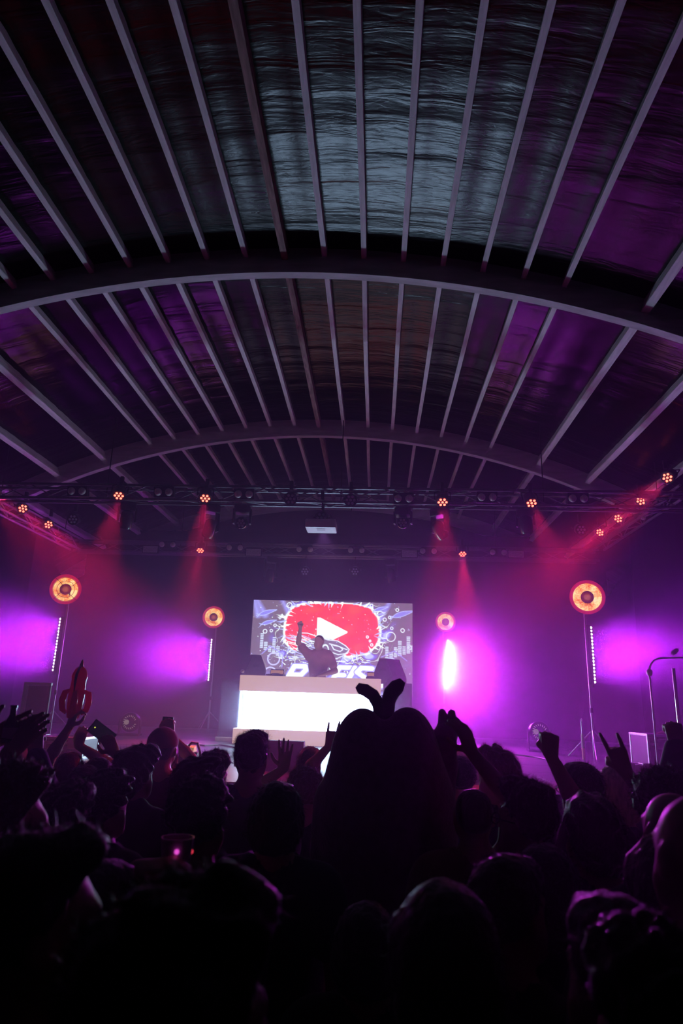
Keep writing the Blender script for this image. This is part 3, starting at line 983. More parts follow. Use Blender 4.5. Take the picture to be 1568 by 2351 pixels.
def batten(p0, p1, direction, watts, spread, lab, n=17):
    c = (Vector(p0)+Vector(p1))/2
    L = abs(p1.z-p0.z)
    r = empty('led_batten', c)
    tag(r, lab, 'stage light')
    M = look(direction).to_4x4()     # -Z along the light, Y up
    h = MB().box((0, 0, 0.03), (0.065, L+0.08, 0.06), bev=0.006).build('housing', BLACK, r)
    h.matrix_local = M
    F = Matrix.Rotation(math.pi, 4, 'X')
    for i in range(n):
        share('led', led_me, h, M=Matrix.Translation((0, -L/2+L*i/(n-1), 0)) @ F)
    MB().tube([(0, -L/2-0.08, 0.03), (0, -L/2-0.02, 0.03)], 0.02, 8).build('bracket', BLACK, h)
    lamp('AREA', 'batten_light', Vector((0, 0, 0))+M @ Vector((0, 0, -0.03)), direction, watts, MAGENTA, r, shape='RECTANGLE', size=0.03, size_y=L, spread=math.radians(spread))
    lamp('AREA', 'batten_spill', M @ Vector((0, 0, -0.03)), direction, W_SPILL, MAGENTA, r, shape='RECTANGLE', size=0.05, size_y=L)
    return r
def ring_lamp(c, rad, direction, lab, wires=True):
    r = empty('ring_lamp', c)
    tag(r, lab, 'stage light')
    M = look(direction).to_4x4() @ Matrix.Rotation(math.pi, 4, 'X')     # local +Z along the light
    q = rad
    o = MB().lathe([(q*0.86, 0.02), (q, 0.03), (q*1.0, 0.0), (q*0.7, -0.06), (q*0.5, -0.075), (q*0.3, -0.075)], 40, caps=False).build('red_rim', REDGLASS, r, smooth=True)
    o.matrix_local = M
    vs, fs = [], []
    nn, mr = 56, 8
    for j in range(mr+1):
        t = j/mr
        rr = q*(0.36+0.44*t)
        zz = -0.05+0.075*t*t
        for k in range(nn):
            a = 2*math.pi*k/nn
            vs.append((rr*math.cos(a), rr*math.sin(a), zz))
    for j in range(mr):
        for k in range(nn):
            fs.append((j*nn+k, j*nn+(k+1) % nn, (j+1)*nn+(k+1) % nn, (j+1)*nn+k))
    g = MB().add(vs, fs).build('gold_reflector', GOLD, r, smooth=True, fix=False)
    g.matrix_local = M
    cdisc = MB().lathe([(q*0.365, -0.05), (q*0.365, 0.035), (q*0.30, 0.045), (0.002, 0.047)], 32).build('centre_cap', mat('dark_cap', (0.05, 0.012, 0.04), 0.4), r, smooth=True)
    cdisc.matrix_local = M
    if wires:
        w = MB()
        for a in (0.7, 2.3, 3.7, 5.4):
            w.tube([(q*0.36*math.cos(a), q*0.36*math.sin(a), 0.04), (q*0.98*math.cos(a+0.12), q*0.98*math.sin(a+0.12), 0.035)], 0.004, 5)
        for rr in (0.55, 0.78):
            w.tube([(q*rr*math.cos(2*math.pi*k/40), q*rr*math.sin(2*math.pi*k/40), 0.036) for k in range(41)], 0.0035, 5, caps=False)
        ww = w.build('wire_guard', BLACK, r)
        ww.matrix_local = M
    bk = MB().tube([(0, 0, -0.07), (0, -q*0.5, -0.10), (0, -q*1.05, -0.06)], 0.014, 8).build('mount_bracket', BLACK, r)
    bk.matrix_local = look(direction).to_4x4() @ Matrix.Rotation(math.pi, 4, 'Y')
    lamp('POINT', 'ring_glow', M @ Vector((0, 0, 0.12)), direction, W_RING, (1.0, 0.35, 0.10), r, shadow_soft_size=0.12)
    return r
TOWERS = (
    ('left front', 11.5, (140, 1421), (121, 1538), (152, 1353), 0.265, (-0.80, -0.60, 0), W_BATTEN_SIDE, 80, True),
    ('left rear', 14.5, (486, 1469), (479, 1561), (490, 1417), 0.24, (-0.85, -0.53, 0), W_BATTEN_SIDE, 80, False),
    ('right rear', 14.5, (1025, 1470), (1025, 1575), (1022, 1428), 0.215, (0.15, -1.0, -0.32), W_BATTEN_FRONT, 82, False),
    ('right front', 10.7, (1359, 1441), (1363, 1566), (1345, 1371), 0.27, (0.80, -0.60, 0), W_BATTEN_SIDE, 80, False))
for nm, Y, a, bb, c, rad, d, w, spr, wires in TOWERS:
    pa, pb, pc = at(*a, Y), at(*bb, Y), at(*c, Y)
    x = (pa.x+pb.x)/2
    pa.x = pb.x = x
    st = light_stand((x+0.05*(1 if d[0] < 0 else -1), Y+0.1, STAGE_Z), pc.z-STAGE_Z-0.05, 'tripod lighting stand carrying the %s LED batten and ring lamp' % nm)
    batten(pb, pa, d, w, spr, 'vertical LED batten with violet white lenses on the %s stand' % nm)
    pc.y = Y
    pc.x = 0.5*pc.x+0.5*x
    ring_lamp(pc, rad, (0.02-0.1*pc.x, -1, -0.12), 'round amber ring lamp glowing above the %s LED batten' % nm, wires)

# ------------------------------------------------------------------ other gear on the stage
# floor fans / uplights with vented round fronts and a pale badge
BADGE = mat('pale_badge', (0.7, 0.62, 0.55), 0.5, emit=(1.0, 0.8, 0.6), estr=0.12)
for (x, y, Yv, lab) in ((299, 1658, 12.5, 'black drum-shaped floor lamp with pale badge and vents, left rear stage'),
                        (1238, 1680, 12.0, 'black drum-shaped floor lamp with pale badge and vents, right rear stage')):
    p = at(x, y, Yv)
    r = empty('floor_lamp', (p.x, Yv, STAGE_Z))
    tag(r, lab, 'stage light')
    h = p.z-STAGE_Z
    Mx = Matrix.Translation((0, 0, h)) @ Matrix.Rotation(math.pi/2, 4, 'X')
    MB().lathe([(0.10, -0.16), (0.16, -0.12), (0.175, 0.0), (0.165, 0.03), (0.15, 0.02)], 28, Mx).build('drum', BLACK, r, smooth=True)
    MB().lathe([(0.045, 0.02), (0.045, 0.034), (0.03, 0.037)], 20, Matrix.Translation((-0.06, 0, 0)) @ Mx).build('badge', BADGE, r, smooth=True)
    for k in range(9):
        a = (0.2+k*0.17)*math.pi*0.6
        for s in (1, -1):
            MB().tube([(0.095*math.cos(a*s), -0.035, h+0.095*math.sin(a*s)), (0.125*math.cos(a*s+0.12), -0.035, h+0.125*math.sin(a*s+0.12))], 0.006, 5).build('vent', BADGE, r)
    for s in (-1, 1):
        MB().box((s*0.19, 0, h/2+0.02), (0.02, 0.08, h+0.04)).build('yoke_arm', BLACK, r)
    MB().box((0, 0, 0.02), (0.42, 0.2, 0.04), bev=0.006).build('base', BLACK, r)

# flight cases at the stage sides
def flight_case(loc, s, rz, lab):
    r = empty('flight_case', loc, rz)
    tag(r, lab, 'case')
    w, d, h = s
    MB().box((0, 0, h/2), (w-0.01, d-0.01, h-0.01)).build('body', mat('black_laminate', (0.02, 0.02, 0.022), 0.45), r)
    ex = 0.03
    for sx in (-1, 1):
        for sy in (-1, 1):
            MB().box((sx*(w/2-ex/2), sy*(d/2-ex/2), h/2), (ex, ex, h), bev=0.004).build('corner_edge', ALU, r)
    for sy in (-1, 1):
        for z in (ex/2, h-ex/2, h*0.72):
            MB().box((0, sy*(d/2-ex/2+0.001), z), (w, ex, ex), bev=0.004).build('edge_strip', ALU, r)
    for sx in (-1, 1):
        for z in (ex/2, h-ex/2):
            MB().box((sx*(w/2-ex/2+0.001), 0, z), (ex, d, ex), bev=0.004).build('edge_strip', ALU, r)
    for dx in (-w*0.28, w*0.28):
        MB().box((dx, -d/2-0.004, h*0.72), (0.10, 0.012, 0.12), bev=0.004).build('latch', STEEL, r)
    hd = MB().tube([(-0.08, -d/2-0.01, h*0.42), (-0.08, -d/2-0.05, h*0.42), (0.08, -d/2-0.05, h*0.42), (0.08, -d/2-0.01, h*0.42)], 0.01, 6).build('handle', STEEL, r)
    return r
pc = at_z(1548, 1772, STAGE_Z)
flight_case((pc.x+0.10, pc.y+0.35, STAGE_Z), (0.80, 0.5, 0.44), 0.1, 'black flight case with aluminium edges at the right stage edge')
pc2 = at_z(1468, 1790, STAGE_Z)
flight_case((pc2.x, pc2.y+0.2, STAGE_Z), (0.34, 0.34, 0.15), 0.1, 'low black case with a metal corner beside the larger flight case')
pc3 = at_z(128, 1742, STAGE_Z)
flight_case((pc3.x, pc3.y+0.2, STAGE_Z), (0.62, 0.45, 0.24), 0.0, 'long low black case at the left stage edge')
RED_LIT = mat('red_lit_tone', (0.22, 0.02, 0.04), 0.6, noise=0.2)  # red light put into the colour of an unidentified bent shape
pr = at(1503, 1700, pc.y+0.25)
rp = MB().tube([(0, 0, -0.40), (0, 0, -0.05), (0.02, 0, 0.03), (0.10, 0, 0.06), (0.40, 0, 0.04)], [0.055, 0.06, 0.065, 0.06, 0.05], 12).build('bent_shape', RED_LIT, smooth=True)
rp.location = pr
tag(rp, 'unidentified bent shape with red light in its colour over the large flight case', 'unidentified shape')
# microphone boom stand at the right edge
pm0 = at_z(1513, 1782, STAGE_Z)
ms = empty('microphone_stand', (pm0.x, pm0.y, STAGE_Z))
tag(ms, 'tall microphone boom stand with curved arm at the right stage edge', 'stand')
hm = at(1517, 1545, pm0.y).z-STAGE_Z
MB().tube([(0, 0, 0.02), (0, 0, hm)], 0.011, 10).build('pole', STEEL, ms, smooth=True)
MB().lathe([(0.02, -0.04), (0.036, -0.015), (0.036, 0.02), (0.015, 0.045)], 14, Matrix.Translation((0, 0, hm))).build('clutch', STEEL, ms, smooth=True)
MB().tube([(0, 0, hm), (0.02, 0, hm+0.09), (0.07, 0, hm+0.15), (0.14, 0, hm+0.175), (0.55, 0.05, hm+0.20)], 0.010, 8).build('boom_arm', STEEL, ms, smooth=True)
MB().lathe([(0.022, 0), (0.03, 0.05), (0.024, 0.09), (0.01, 0.1)], 14, Matrix.Translation((0.30, 0.02, hm+0.23)) @ Matrix.Rotation(0.9, 4, 'Y')).build('microphone', BLACK, ms, smooth=True)
MB().lathe([(0.15, 0), (0.15, 0.015), (0.03, 0.03)], 24).build('round_base', BLACK, ms, smooth=True)
ps = at_z(1566, 1790, STAGE_Z)
s2 = empty('speaker_pole', (ps.x+0.03, ps.y, STAGE_Z))
tag(s2, 'shiny chrome pole cut by the right photo edge', 'stand')
h2 = at(1566, 1535, ps.y).z-STAGE_Z
MB().tube([(0, 0, 0), (0, 0, h2)], 0.02, 12).build('pole', mat('chrome', (0.8, 0.8, 0.82), 0.15, 1.0), s2, smooth=True)
MB().lathe([(0.2, 0), (0.2, 0.012), (0.03, 0.02)], 24).build('base_plate', BLACK, s2, smooth=True)
# tape-wrapped tube
pg = at_z(1341, 1744, STAGE_Z)
gt = empty('taped_tube', (pg.x, pg.y, STAGE_Z))
tag(gt, 'slim upright tube with green and yellow tape, right stage', 'tube')
MB().tube([(0, 0, 0), (0, 0, 0.16)], 0.024, 10).build('yellow_tape', mat('yellow_tape', (0.65, 0.42, 0.12), 0.5), gt, smooth=True)
MB().tube([(0, 0, 0.16), (0, 0, 0.36)], 0.024, 10).build('green_tape', mat('green_tape', (0.22, 0.55, 0.12), 0.5), gt, smooth=True)
MB().tube([(0, 0, 0.36), (0, 0, 0.54)], 0.017, 10).build('upper_tube', STEEL, gt, smooth=True)
MB().lathe([(0.012, 0.54), (0.014, 0.57), (0.004, 0.585)], 10).build('white_tip', WHITEP, gt, smooth=True)
# tall pipe frame and cloth panel at the far left
pf = at_z(62, 1745, STAGE_Z)
fr = empty('pipe_frame', (pf.x, 9.2, STAGE_Z))
fr.location.x = at(60, 1620, 9.2).x
tag(fr, 'pale square pipe frame standing at the far left of the stage', 'frame')
hf = at(62, 1566, 9.2).z-STAGE_Z
PIPE = mat('pale_pipe', (0.7, 0.68, 0.72), 0.4)
MB().box((-0.04, 0, hf/2), (0.05, 0.05, hf), bev=0.006).build('upright', PIPE, fr)
MB().box((0.14, 0, hf-0.02), (0.36, 0.045, 0.04), bev=0.006).build('top_rail', PIPE, fr)
MB().box((0.30, 0, hf/2), (0.03, 0.03, hf), bev=0.004).build('upright', BLACK, fr)
MB().box((0.13, 0.03, hf/2), (0.30, 0.01, hf*0.9)).build('cloth_panel', mat('dark_violet_cloth', (0.05, 0.03, 0.09), 0.8), fr)
# cables on the deck
CABLE = mat('cable_rubber', (0.02, 0.02, 0.02), 0.5)
def cable(pxs, lab):
    pts = [at_z(x, y, STAGE_Z+0.012) for x, y in pxs]
    o = MB().tube([p-pts[0] for p in pts], 0.011, 6).build('stage_cable', CABLE, smooth=True)
    o.location = pts[0]
    tag(o, lab, 'cable')
cable([(418, 1714), (440, 1708), (470, 1712), (505, 1710), (540, 1716)], 'dark cable lying on the deck left of the booth')
cable([(1175, 1732), (1205, 1735), (1240, 1740), (1290, 1752)], 'dark cable lying on the deck right of the mascot')

# ------------------------------------------------------------------ stage haze
def haze_mat(name, density, puff=False):
    m = bpy.data.materials.new(name)
    m.use_nodes = True
    nt = m.node_tree
    nt.nodes.clear()
    v = nt.nodes.new('ShaderNodeVolumeScatter')
    v.inputs['Color'].default_value = (0.80, 0.46, 1.0, 1)  # violet light put into the scatter colour of otherwise white haze
    v.inputs['Density'].default_value = density
    v.inputs['Anisotropy'].default_value = 0.3
    o = nt.nodes.new('ShaderNodeOutputMaterial')
    nt.links.new(v.outputs[0], o.inputs['Volume'])
    if puff:        # thins out smoothly from the middle of the cloud, with a little turbulence
        tc = nt.nodes.new('ShaderNodeTexCoord')
        ln = nt.nodes.new('ShaderNodeVectorMath')
        ln.operation = 'DOT_PRODUCT'
        nt.links.new(tc.outputs['Object'], ln.inputs[0])
        nt.links.new(tc.outputs['Object'], ln.inputs[1])
        mr = nt.nodes.new('ShaderNodeMapRange')
        mr.interpolation_type = 'SMOOTHSTEP'
        mr.inputs['From Min'].default_value = 0.0
        mr.inputs['From Max'].default_value = 0.95
        mr.inputs['To Min'].default_value = density
        mr.inputs['To Max'].default_value = 0.0
        sq = nt.nodes.new('ShaderNodeMath')
        sq.operation = 'SQRT'
        nt.links.new(ln.outputs['Value'], sq.inputs[0])
        nt.links.new(sq.outputs[0], mr.inputs['Value'])
        nz = nt.nodes.new('ShaderNodeTexNoise')
        nz.inputs['Scale'].default_value = 1.7
        nz.inputs['Detail'].default_value = 2
        nt.links.new(tc.outputs['Object'], nz.inputs['Vector'])
        m2 = nt.nodes.new('ShaderNodeMapRange')
        m2.inputs['From Min'].default_value = 0.35
        m2.inputs['From Max'].default_value = 0.65
        m2.inputs['To Min'].default_value = 0.6
        m2.inputs['To Max'].default_value = 1.4
        nt.links.new(nz.outputs['Fac'], m2.inputs['Value'])
        mu = nt.nodes.new('ShaderNodeMath')
        mu.operation = 'MULTIPLY'
        nt.links.new(mr.outputs[0], mu.inputs[0])
        nt.links.new(m2.outputs[0], mu.inputs[1])
        nt.links.new(mu.outputs[0], v.inputs['Density'])
    return m
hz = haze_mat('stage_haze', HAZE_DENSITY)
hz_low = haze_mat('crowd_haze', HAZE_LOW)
def smoke(x, y, Y, r, dens, lab):  # clouds sized and densified to concentrate the glow beside the battens
    bm = bmesh.new()
    bmesh.ops.create_icosphere(bm, subdivisions=3, radius=1.0)
    me = bpy.data.meshes.new('smoke_cloud')
    bm.to_mesh(me)
    bm.free()
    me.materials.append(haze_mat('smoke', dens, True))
    o = share('smoke_cloud', me)
    o.location = at(x, y, Y)
    o.scale = r
    tag(o, lab, 'smoke', kind='stuff')
smoke(30, 1465, 11.0, (1.8, 1.3, 1.3), PUFF, 'added violet tinted smoke concentrating the glow left of the left front LED batten')
smoke(390, 1485, 14.0, (2.0, 1.5, 1.6), PUFF*1.1, 'violet tinted smoke drifting left of the left rear LED batten')
smoke(1470, 1495, 10.4, (1.25, 1.0, 0.75), PUFF, 'added violet tinted smoke concentrating the glow right of the right front LED batten')
smoke(1065, 1490, 13.6, (2.5, 1.9, 2.9), PUFF*1.1, 'added violet tinted smoke widening the glow around the right rear LED batten')
smoke(1026, 1522, 14.25, (0.58, 0.45, 0.92), PUFF*11, 'small dense smoke puff added as lens bloom around the right rear LED batten')  # added puff imitates the lens bloom of the bright bar
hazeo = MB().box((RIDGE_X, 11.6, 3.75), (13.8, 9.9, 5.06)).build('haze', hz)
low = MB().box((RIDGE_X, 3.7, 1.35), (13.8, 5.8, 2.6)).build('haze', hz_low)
tag(low, 'low faint smoke haze drifting over the crowd', 'haze', kind='stuff')
tag(hazeo, 'thin smoke haze with violet light tinted in, filling the stage', 'haze', kind='stuff')

# ------------------------------------------------------------------ people: bodies are one continuous surface grown from a distance field
def V3(p):
    return np.array((p[0], p[1], p[2]), float)
def cone(a, b, r1, r2, k=0.03):
    return ('c', V3(a), V3(b), r1, r2, k)
def ell(c, r, k=0.03, rot=None):
    return ('e', V3(c), V3(r), rot, 0, k)
def axis(lo, hi, coarse, zones):
    out = [lo]
    while out[-1] < hi:
        p = out[-1]
        st = coarse
        for (a, b, s) in zones:
            if a-s <= p <= b:
                st = min(st, s)
            elif p < a:
                st = min(st, max(s, (a-p)))
        out.append(p+st)
    return np.array(out)
def field(prims, xs, ys, zs, grow=0.0, cut=()):
    D = np.full((len(xs), len(ys), len(zs)), 9.0)
    vox = 0.03
    for typ, a, b, r1, r2, k in prims:
        pad = abs(k)+vox*1.5+grow
        if typ == 'c':
            lo = np.minimum(a, b)-max(r1, r2)-pad
            hi = np.maximum(a, b)+max(r1, r2)+pad
        else:
            m = b if r1 is None else np.array([b.max()]*3)
            lo, hi = a-m-pad, a+m+pad
        s = []
        for ax, l, h in ((xs, lo[0], hi[0]), (ys, lo[1], hi[1]), (zs, lo[2], hi[2])):
            i0, i1 = np.searchsorted(ax, l), np.searchsorted(ax, h)
            s.append(slice(max(0, i0-1), min(len(ax), i1+1)))
        X, Y, Z = xs[s[0]][:, None, None], ys[s[1]][None, :, None], zs[s[2]][None, None, :]
        if X.size == 0 or Y.size == 0 or Z.size == 0:
            continue
        if typ == 'c':
            d = b-a
            L2 = max(d@d, 1e-10)
            t = np.clip(((X-a[0])*d[0]+(Y-a[1])*d[1]+(Z-a[2])*d[2])/L2, 0, 1)
            q = np.sqrt((X-a[0]-t*d[0])**2+(Y-a[1]-t*d[1])**2+(Z-a[2]-t*d[2])**2)-(r1+(r2-r1)*t)
        else:
            x, y, z = X-a[0], Y-a[1], Z-a[2]
            if r1 is not None:
                Rm = r1
                x, y, z = (Rm[0][0]*x+Rm[1][0]*y+Rm[2][0]*z, Rm[0][1]*x+Rm[1][1]*y+Rm[2][1]*z, Rm[0][2]*x+Rm[1][2]*y+Rm[2][2]*z)
            k0 = np.sqrt((x/b[0])**2+(y/b[1])**2+(z/b[2])**2)
            k1 = np.sqrt((x/b[0]**2)**2+(y/b[1]**2)**2+(z/b[2]**2)**2)
            q = k0*(k0-1)/np.maximum(k1, 1e-6)
        blk = D[s[0], s[1], s[2]]
        if k >= 0:
            h = np.clip(k-np.abs(blk-q), 0, None)
            D[s[0], s[1], s[2]] = np.minimum(blk, q)-(h*h/(4*k) if k > 0 else 0)
        else:       # negative k carves
            kk = -k
            h = np.clip(kk-np.abs(blk+q), 0, None)
            D[s[0], s[1], s[2]] = np.maximum(blk, -q)+h*h/(4*kk)
    D -= grow
    return D
def nets(D, xs, ys, zs):
    ins = D < 0
    nx, ny, nz = D.shape
    cnt = np.zeros((nx-1, ny-1, nz-1), np.int8)
    offs = [(i, j, k) for i in (0, 1) for j in (0, 1) for k in (0, 1)]
    for i, j, k in offs:
        cnt += ins[i:nx-1+i, j:ny-1+j, k:nz-1+k]
    act = (cnt > 0) & (cnt < 8)
    I, J, K = np.nonzero(act)
    ids = np.full(act.shape, -1, np.int32)
    ids[I, J, K] = np.arange(len(I))
    C = {o: D[I+o[0], J+o[1], K+o[2]] for o in offs}
    acc = np.zeros((len(I), 3))
    n = np.zeros(len(I))
    for a in offs:
        for ax in range(3):
            if a[ax]:
                continue
            b = list(a)
            b[ax] = 1
            da, db = C[a], C[tuple(b)]
            cr = (da < 0) != (db < 0)
            t = np.where(cr, da/np.where(cr, da-db, 1), 0)
            p = np.zeros((len(I), 3))
            p[:, 0], p[:, 1], p[:, 2] = a
            p[:, ax] = t
            acc += p*cr[:, None]
            n += cr
    acc /= np.maximum(n, 1)[:, None]
    P = np.stack([xs[I]+acc[:, 0]*(xs[I+1]-xs[I]), ys[J]+acc[:, 1]*(ys[J+1]-ys[J]), zs[K]+acc[:, 2]*(zs[K+1]-zs[K])], -1)
    F = []
    e = (ins[:-1] != ins[1:])[:, 1:-1, 1:-1]
    i, j, k = np.nonzero(e)
    j, k = j+1, k+1
    q = np.stack([ids[i, j-1, k-1], ids[i, j, k-1], ids[i, j, k], ids[i, j-1, k]], -1)
    fl = ins[i, j, k]
    F += [q[fl], q[~fl][:, ::-1]]
    e = (ins[:, :-1] != ins[:, 1:])[1:-1, :, 1:-1]
    i, j, k = np.nonzero(e)
    i, k = i+1, k+1
    q = np.stack([ids[i-1, j, k-1], ids[i-1, j, k], ids[i, j, k], ids[i, j, k-1]], -1)
    fl = ins[i, j, k]
    F += [q[fl], q[~fl][:, ::-1]]
    e = (ins[:, :, :-1] != ins[:, :, 1:])[1:-1, 1:-1, :]
    i, j, k = np.nonzero(e)
    i, j = i+1, j+1
    q = np.stack([ids[i-1, j-1, k], ids[i, j-1, k], ids[i, j, k], ids[i-1, j, k]], -1)
    fl = ins[i, j, k]
    F += [q[fl], q[~fl][:, ::-1]]
    F = np.concatenate(F)
    return P, F
def to_mesh(name, P, F, m):
    me = bpy.data.meshes.new(name)
    nv, nf = len(P), len(F)
    me.vertices.add(nv)
    me.vertices.foreach_set('co', P.astype(np.float32).ravel())
    me.loops.add(nf*4)
    me.loops.foreach_set('vertex_index', F.astype(np.int32).ravel())
    me.polygons.add(nf)
    me.polygons.foreach_set('loop_start', np.arange(0, nf*4, 4, dtype=np.int32))
    me.polygons.foreach_set('use_smooth', np.ones(nf, bool))
    me.update(calc_edges=True)
    me.validate()
    me.materials.append(m)
    return me
def wob(X, Y, Z, seed, freq, n=7):
    r = np.random.RandomState(seed)
    o = 0
    for i in range(n):
        k = r.normal(size=3)
        k = k/np.linalg.norm(k)*freq*r.uniform(0.6, 1.6)
        o = o+np.sin(k[0]*X+k[1]*Y+k[2]*Z+r.uniform(0, 6.28)+1.3*np.sin(0.7*(k[1]*X-k[0]*Z)+r.uniform(0, 6)))
    return o/math.sqrt(n/2)

POSES = {'open': [(8, 10, 8)]*4, 'fist': [(80, 95, 60)]*4, 'relaxed': [(22, 30, 20)]*4, 'hold': [(45, 50, 30)]*4,
         'horns': [(5, 8, 5), (85, 95, 60), (85, 95, 60), (5, 8, 5)], 'pinky': [(80, 95, 60), (85, 95, 60), (85, 95, 60), (5, 8, 5)], 'spread': [(5, 8, 6)]*4}
def hand(W, f, n, th, pose, s=1.0):
    # W wrist, f finger direction, n palm facing direction, th side on which the thumb sits
    W, f, n, th = V3(W), V3(f), V3(n), V3(th)
    f /= np.linalg.norm(f)
    n = n-f*(n@f)
    n /= np.linalg.norm(n)
    c = np.cross(f, n)
    th = c if c@th > 0 else -c
    P = []
    kn = []
    for i, (off, ln) in enumerate(((0.032, 0.088), (0.010, 0.092), (-0.012, 0.088), (-0.033, 0.080))):
        K = W+f*ln*s+th*off*s
        kn.append(K)
        P.append(cone(W+f*0.012*s+th*off*0.62*s, K, 0.0165*s, 0.0125*s, 0.012))
    spread = 0.12 if pose == 'spread' else 0.035
    lens = ((0.042, 0.026, 0.022), (0.046, 0.029, 0.023), (0.043, 0.027, 0.022), (0.034, 0.021, 0.020))
    for i in range(4):
        d0 = f+th*(1.5-i)*spread
        d0 /= np.linalg.norm(d0)
        p = kn[i]
        a = 0
        for j in range(3):
            a += math.radians(POSES[pose][i][j])
            d = d0*math.cos(a)+n*math.sin(a)
            q = p+d*lens[i][j]*s
            P.append(cone(p, q, (0.0108-0.0010*j)*s, (0.0102-0.0012*j)*s, 0.004))
            p = q
    b = W+f*0.022*s+th*0.026*s+n*0.004*s
    if pose in ('fist', 'horns', 'pinky'):
        ds = (f*0.6+th*0.45+n*0.7, f*0.35-th*0.35+n*0.85, -th*0.9+n*0.35)
    elif pose == 'hold':
        ds = (f*0.5+th*0.7+n*0.7, f*0.8+th*0.1+n*0.5, f*0.9-th*0.1+n*0.2)
    else:
        ds = (f*0.45+th*0.85+n*0.25, f*0.75+th*0.6+n*0.1, f*0.85+th*0.4)
    for j, (d, L) in enumerate(zip(ds, (0.042, 0.032, 0.027))):
        d = d/np.linalg.norm(d)
        q = b+d*L*s
        P.append(cone(b, q, (0.0150-0.002*j)*s, (0.0130-0.002*j)*s, 0.008))
        b = q
    return P
def arm(side, wrist, hint, fdir=None, pal=(0, 1, 0), pose='relaxed', thumb=None):
    # side -1 left, +1 right; wrist target in body space; hint bends the elbow
    Sh = V3((side*0.185, -0.015, 1.415))
    W = V3(wrist)
    L1, L2 = 0.295, 0.262
    d = W-Sh
    D = np.linalg.norm(d)
    if D > (L1+L2)*0.995:
        W = Sh+d/D*(L1+L2)*0.995
        d = W-Sh
        D = np.linalg.norm(d)
    a = (L1*L1-L2*L2+D*D)/(2*D)
    h = math.sqrt(max(L1*L1-a*a, 0))
    u = d/D
    hv = V3(hint)
    hv = hv-u*(hv@u)
    hv /= np.linalg.norm(hv)
    E = Sh+u*a+hv*h
    fa = (W-E)/np.linalg.norm(W-E)
    if fdir is None:
        fdir = fa
    if thumb is None:
        thumb = (-side, 0, 0)
    skin = [cone(Sh, Sh+(E-Sh)*0.45, 0.058, 0.052, 0.05), cone(Sh+(E-Sh)*0.45, E, 0.050, 0.040, 0.03),
            cone(E, E+(W-E)*0.3, 0.041, 0.043, 0.02), cone(E+(W-E)*0.3, W, 0.043, 0.027, 0.02), cone(W, W+V3(fdir)/np.linalg.norm(V3(fdir))*0.02, 0.025, 0.023, 0.01)]
    sleeve = [cone(Sh, Sh+(E-Sh)*0.62, 0.066, 0.062, 0.06)]
    return dict(skin=skin+hand(W, fdir, pal, thumb, pose), sleeve=sleeve, long=[cone(Sh, E, 0.066, 0.052, 0.05), cone(E, E+(W-E)*0.9, 0.052, 0.038, 0.03)], W=W, E=E, S=Sh)
DOWN = {s: arm(s, (s*0.27, 0.03, 0.90), (s*0.3, -1, 0.0), pal=(-s, 0.2, 0), pose='relaxed', thumb=(0, 1, 0)) for s in (-1, 1)}
HEADC = (0, -0.005, 1.66)
def head_prims(jaw=1.0):
    P = [ell((0, -0.012, 1.664), (0.076, 0.096, 0.090), 0.02), ell((0, 0.030, 1.605), (0.060*jaw, 0.068, 0.078), 0.035), ell((0, 0.062, 1.553), (0.030*jaw, 0.030, 0.024), 0.03),
         cone((-0.032, 0.074, 1.668), (0.032, 0.074, 1.668), 0.016, 0.016, 0.02),
         ell((-0.031, 0.094, 1.644), (0.020, 0.016, 0.013), -0.012), ell((0.031, 0.094, 1.644), (0.020, 0.016, 0.013), -0.012),
         ell((-0.031, 0.076, 1.645), (0.0125, 0.0125, 0.011), 0.002), ell((0.031, 0.076, 1.645), (0.0125, 0.0125, 0.011), 0.002),
         cone((0, 0.088, 1.655), (0, 0.112, 1.618), 0.009, 0.012, 0.012), ell((0, 0.098, 1.612), (0.019, 0.013, 0.010), 0.008),
         ell((0, 0.090, 1.586), (0.026, 0.012, 0.007), 0.006), ell((0, 0.088, 1.576), (0.022, 0.012, 0.008), 0.006),
         ell((0, 0.102, 1.581), (0.022, 0.008, 0.0022), -0.004)]
    for s in (-1, 1):
        P += [ell((s*0.080, -0.006, 1.640), (0.011, 0.022, 0.032), 0.010), ell((s*0.090, 0.000, 1.642), (0.006, 0.011, 0.017), -0.006), cone((s*0.055, 0.035, 1.60), (s*0.03, 0.062, 1.56), 0.02, 0.02, 0.03)]
    return P
def torso_prims(fem=False):
    w = 0.92 if fem else 1.0
    P = [cone((0, -0.025, 1.43), (0, -0.012, 1.585), 0.060*w, 0.054*w, 0.03), ell((0, -0.01, 1.28), (0.165*w, 0.112, 0.19), 0.05),
         cone((-0.155*w, -0.02, 1.41), (0.155*w, -0.02, 1.41), 0.062, 0.062, 0.06), cone((0, -0.025, 1.50), (-0.14*w, -0.025, 1.435), 0.045, 0.05, 0.05), cone((0, -0.025, 1.50), (0.14*w, -0.025, 1.435), 0.045, 0.05, 0.05),
         ell((0, 0.0, 1.09), (0.142*w, 0.105, 0.17), 0.06), ell((0, -0.01, 0.95), (0.160, 0.118, 0.12), 0.06)]
    if fem:
        P += [ell((-0.07, 0.085, 1.27), (0.06, 0.05, 0.06), 0.04), ell((0.07, 0.085, 1.27), (0.06, 0.05, 0.06), 0.04)]
    return P
def leg_prims():
    P = []
    for s in (-1, 1):
        P += [cone((s*0.085, -0.005, 0.93), (s*0.095, 0.015, 0.50), 0.088, 0.056, 0.05), cone((s*0.095, 0.01, 0.50), (s*0.10, -0.02, 0.32), 0.056, 0.055, 0.03), cone((s*0.10, -0.02, 0.32), (s*0.10, -0.025, 0.08), 0.055, 0.038, 0.03)]
    return P
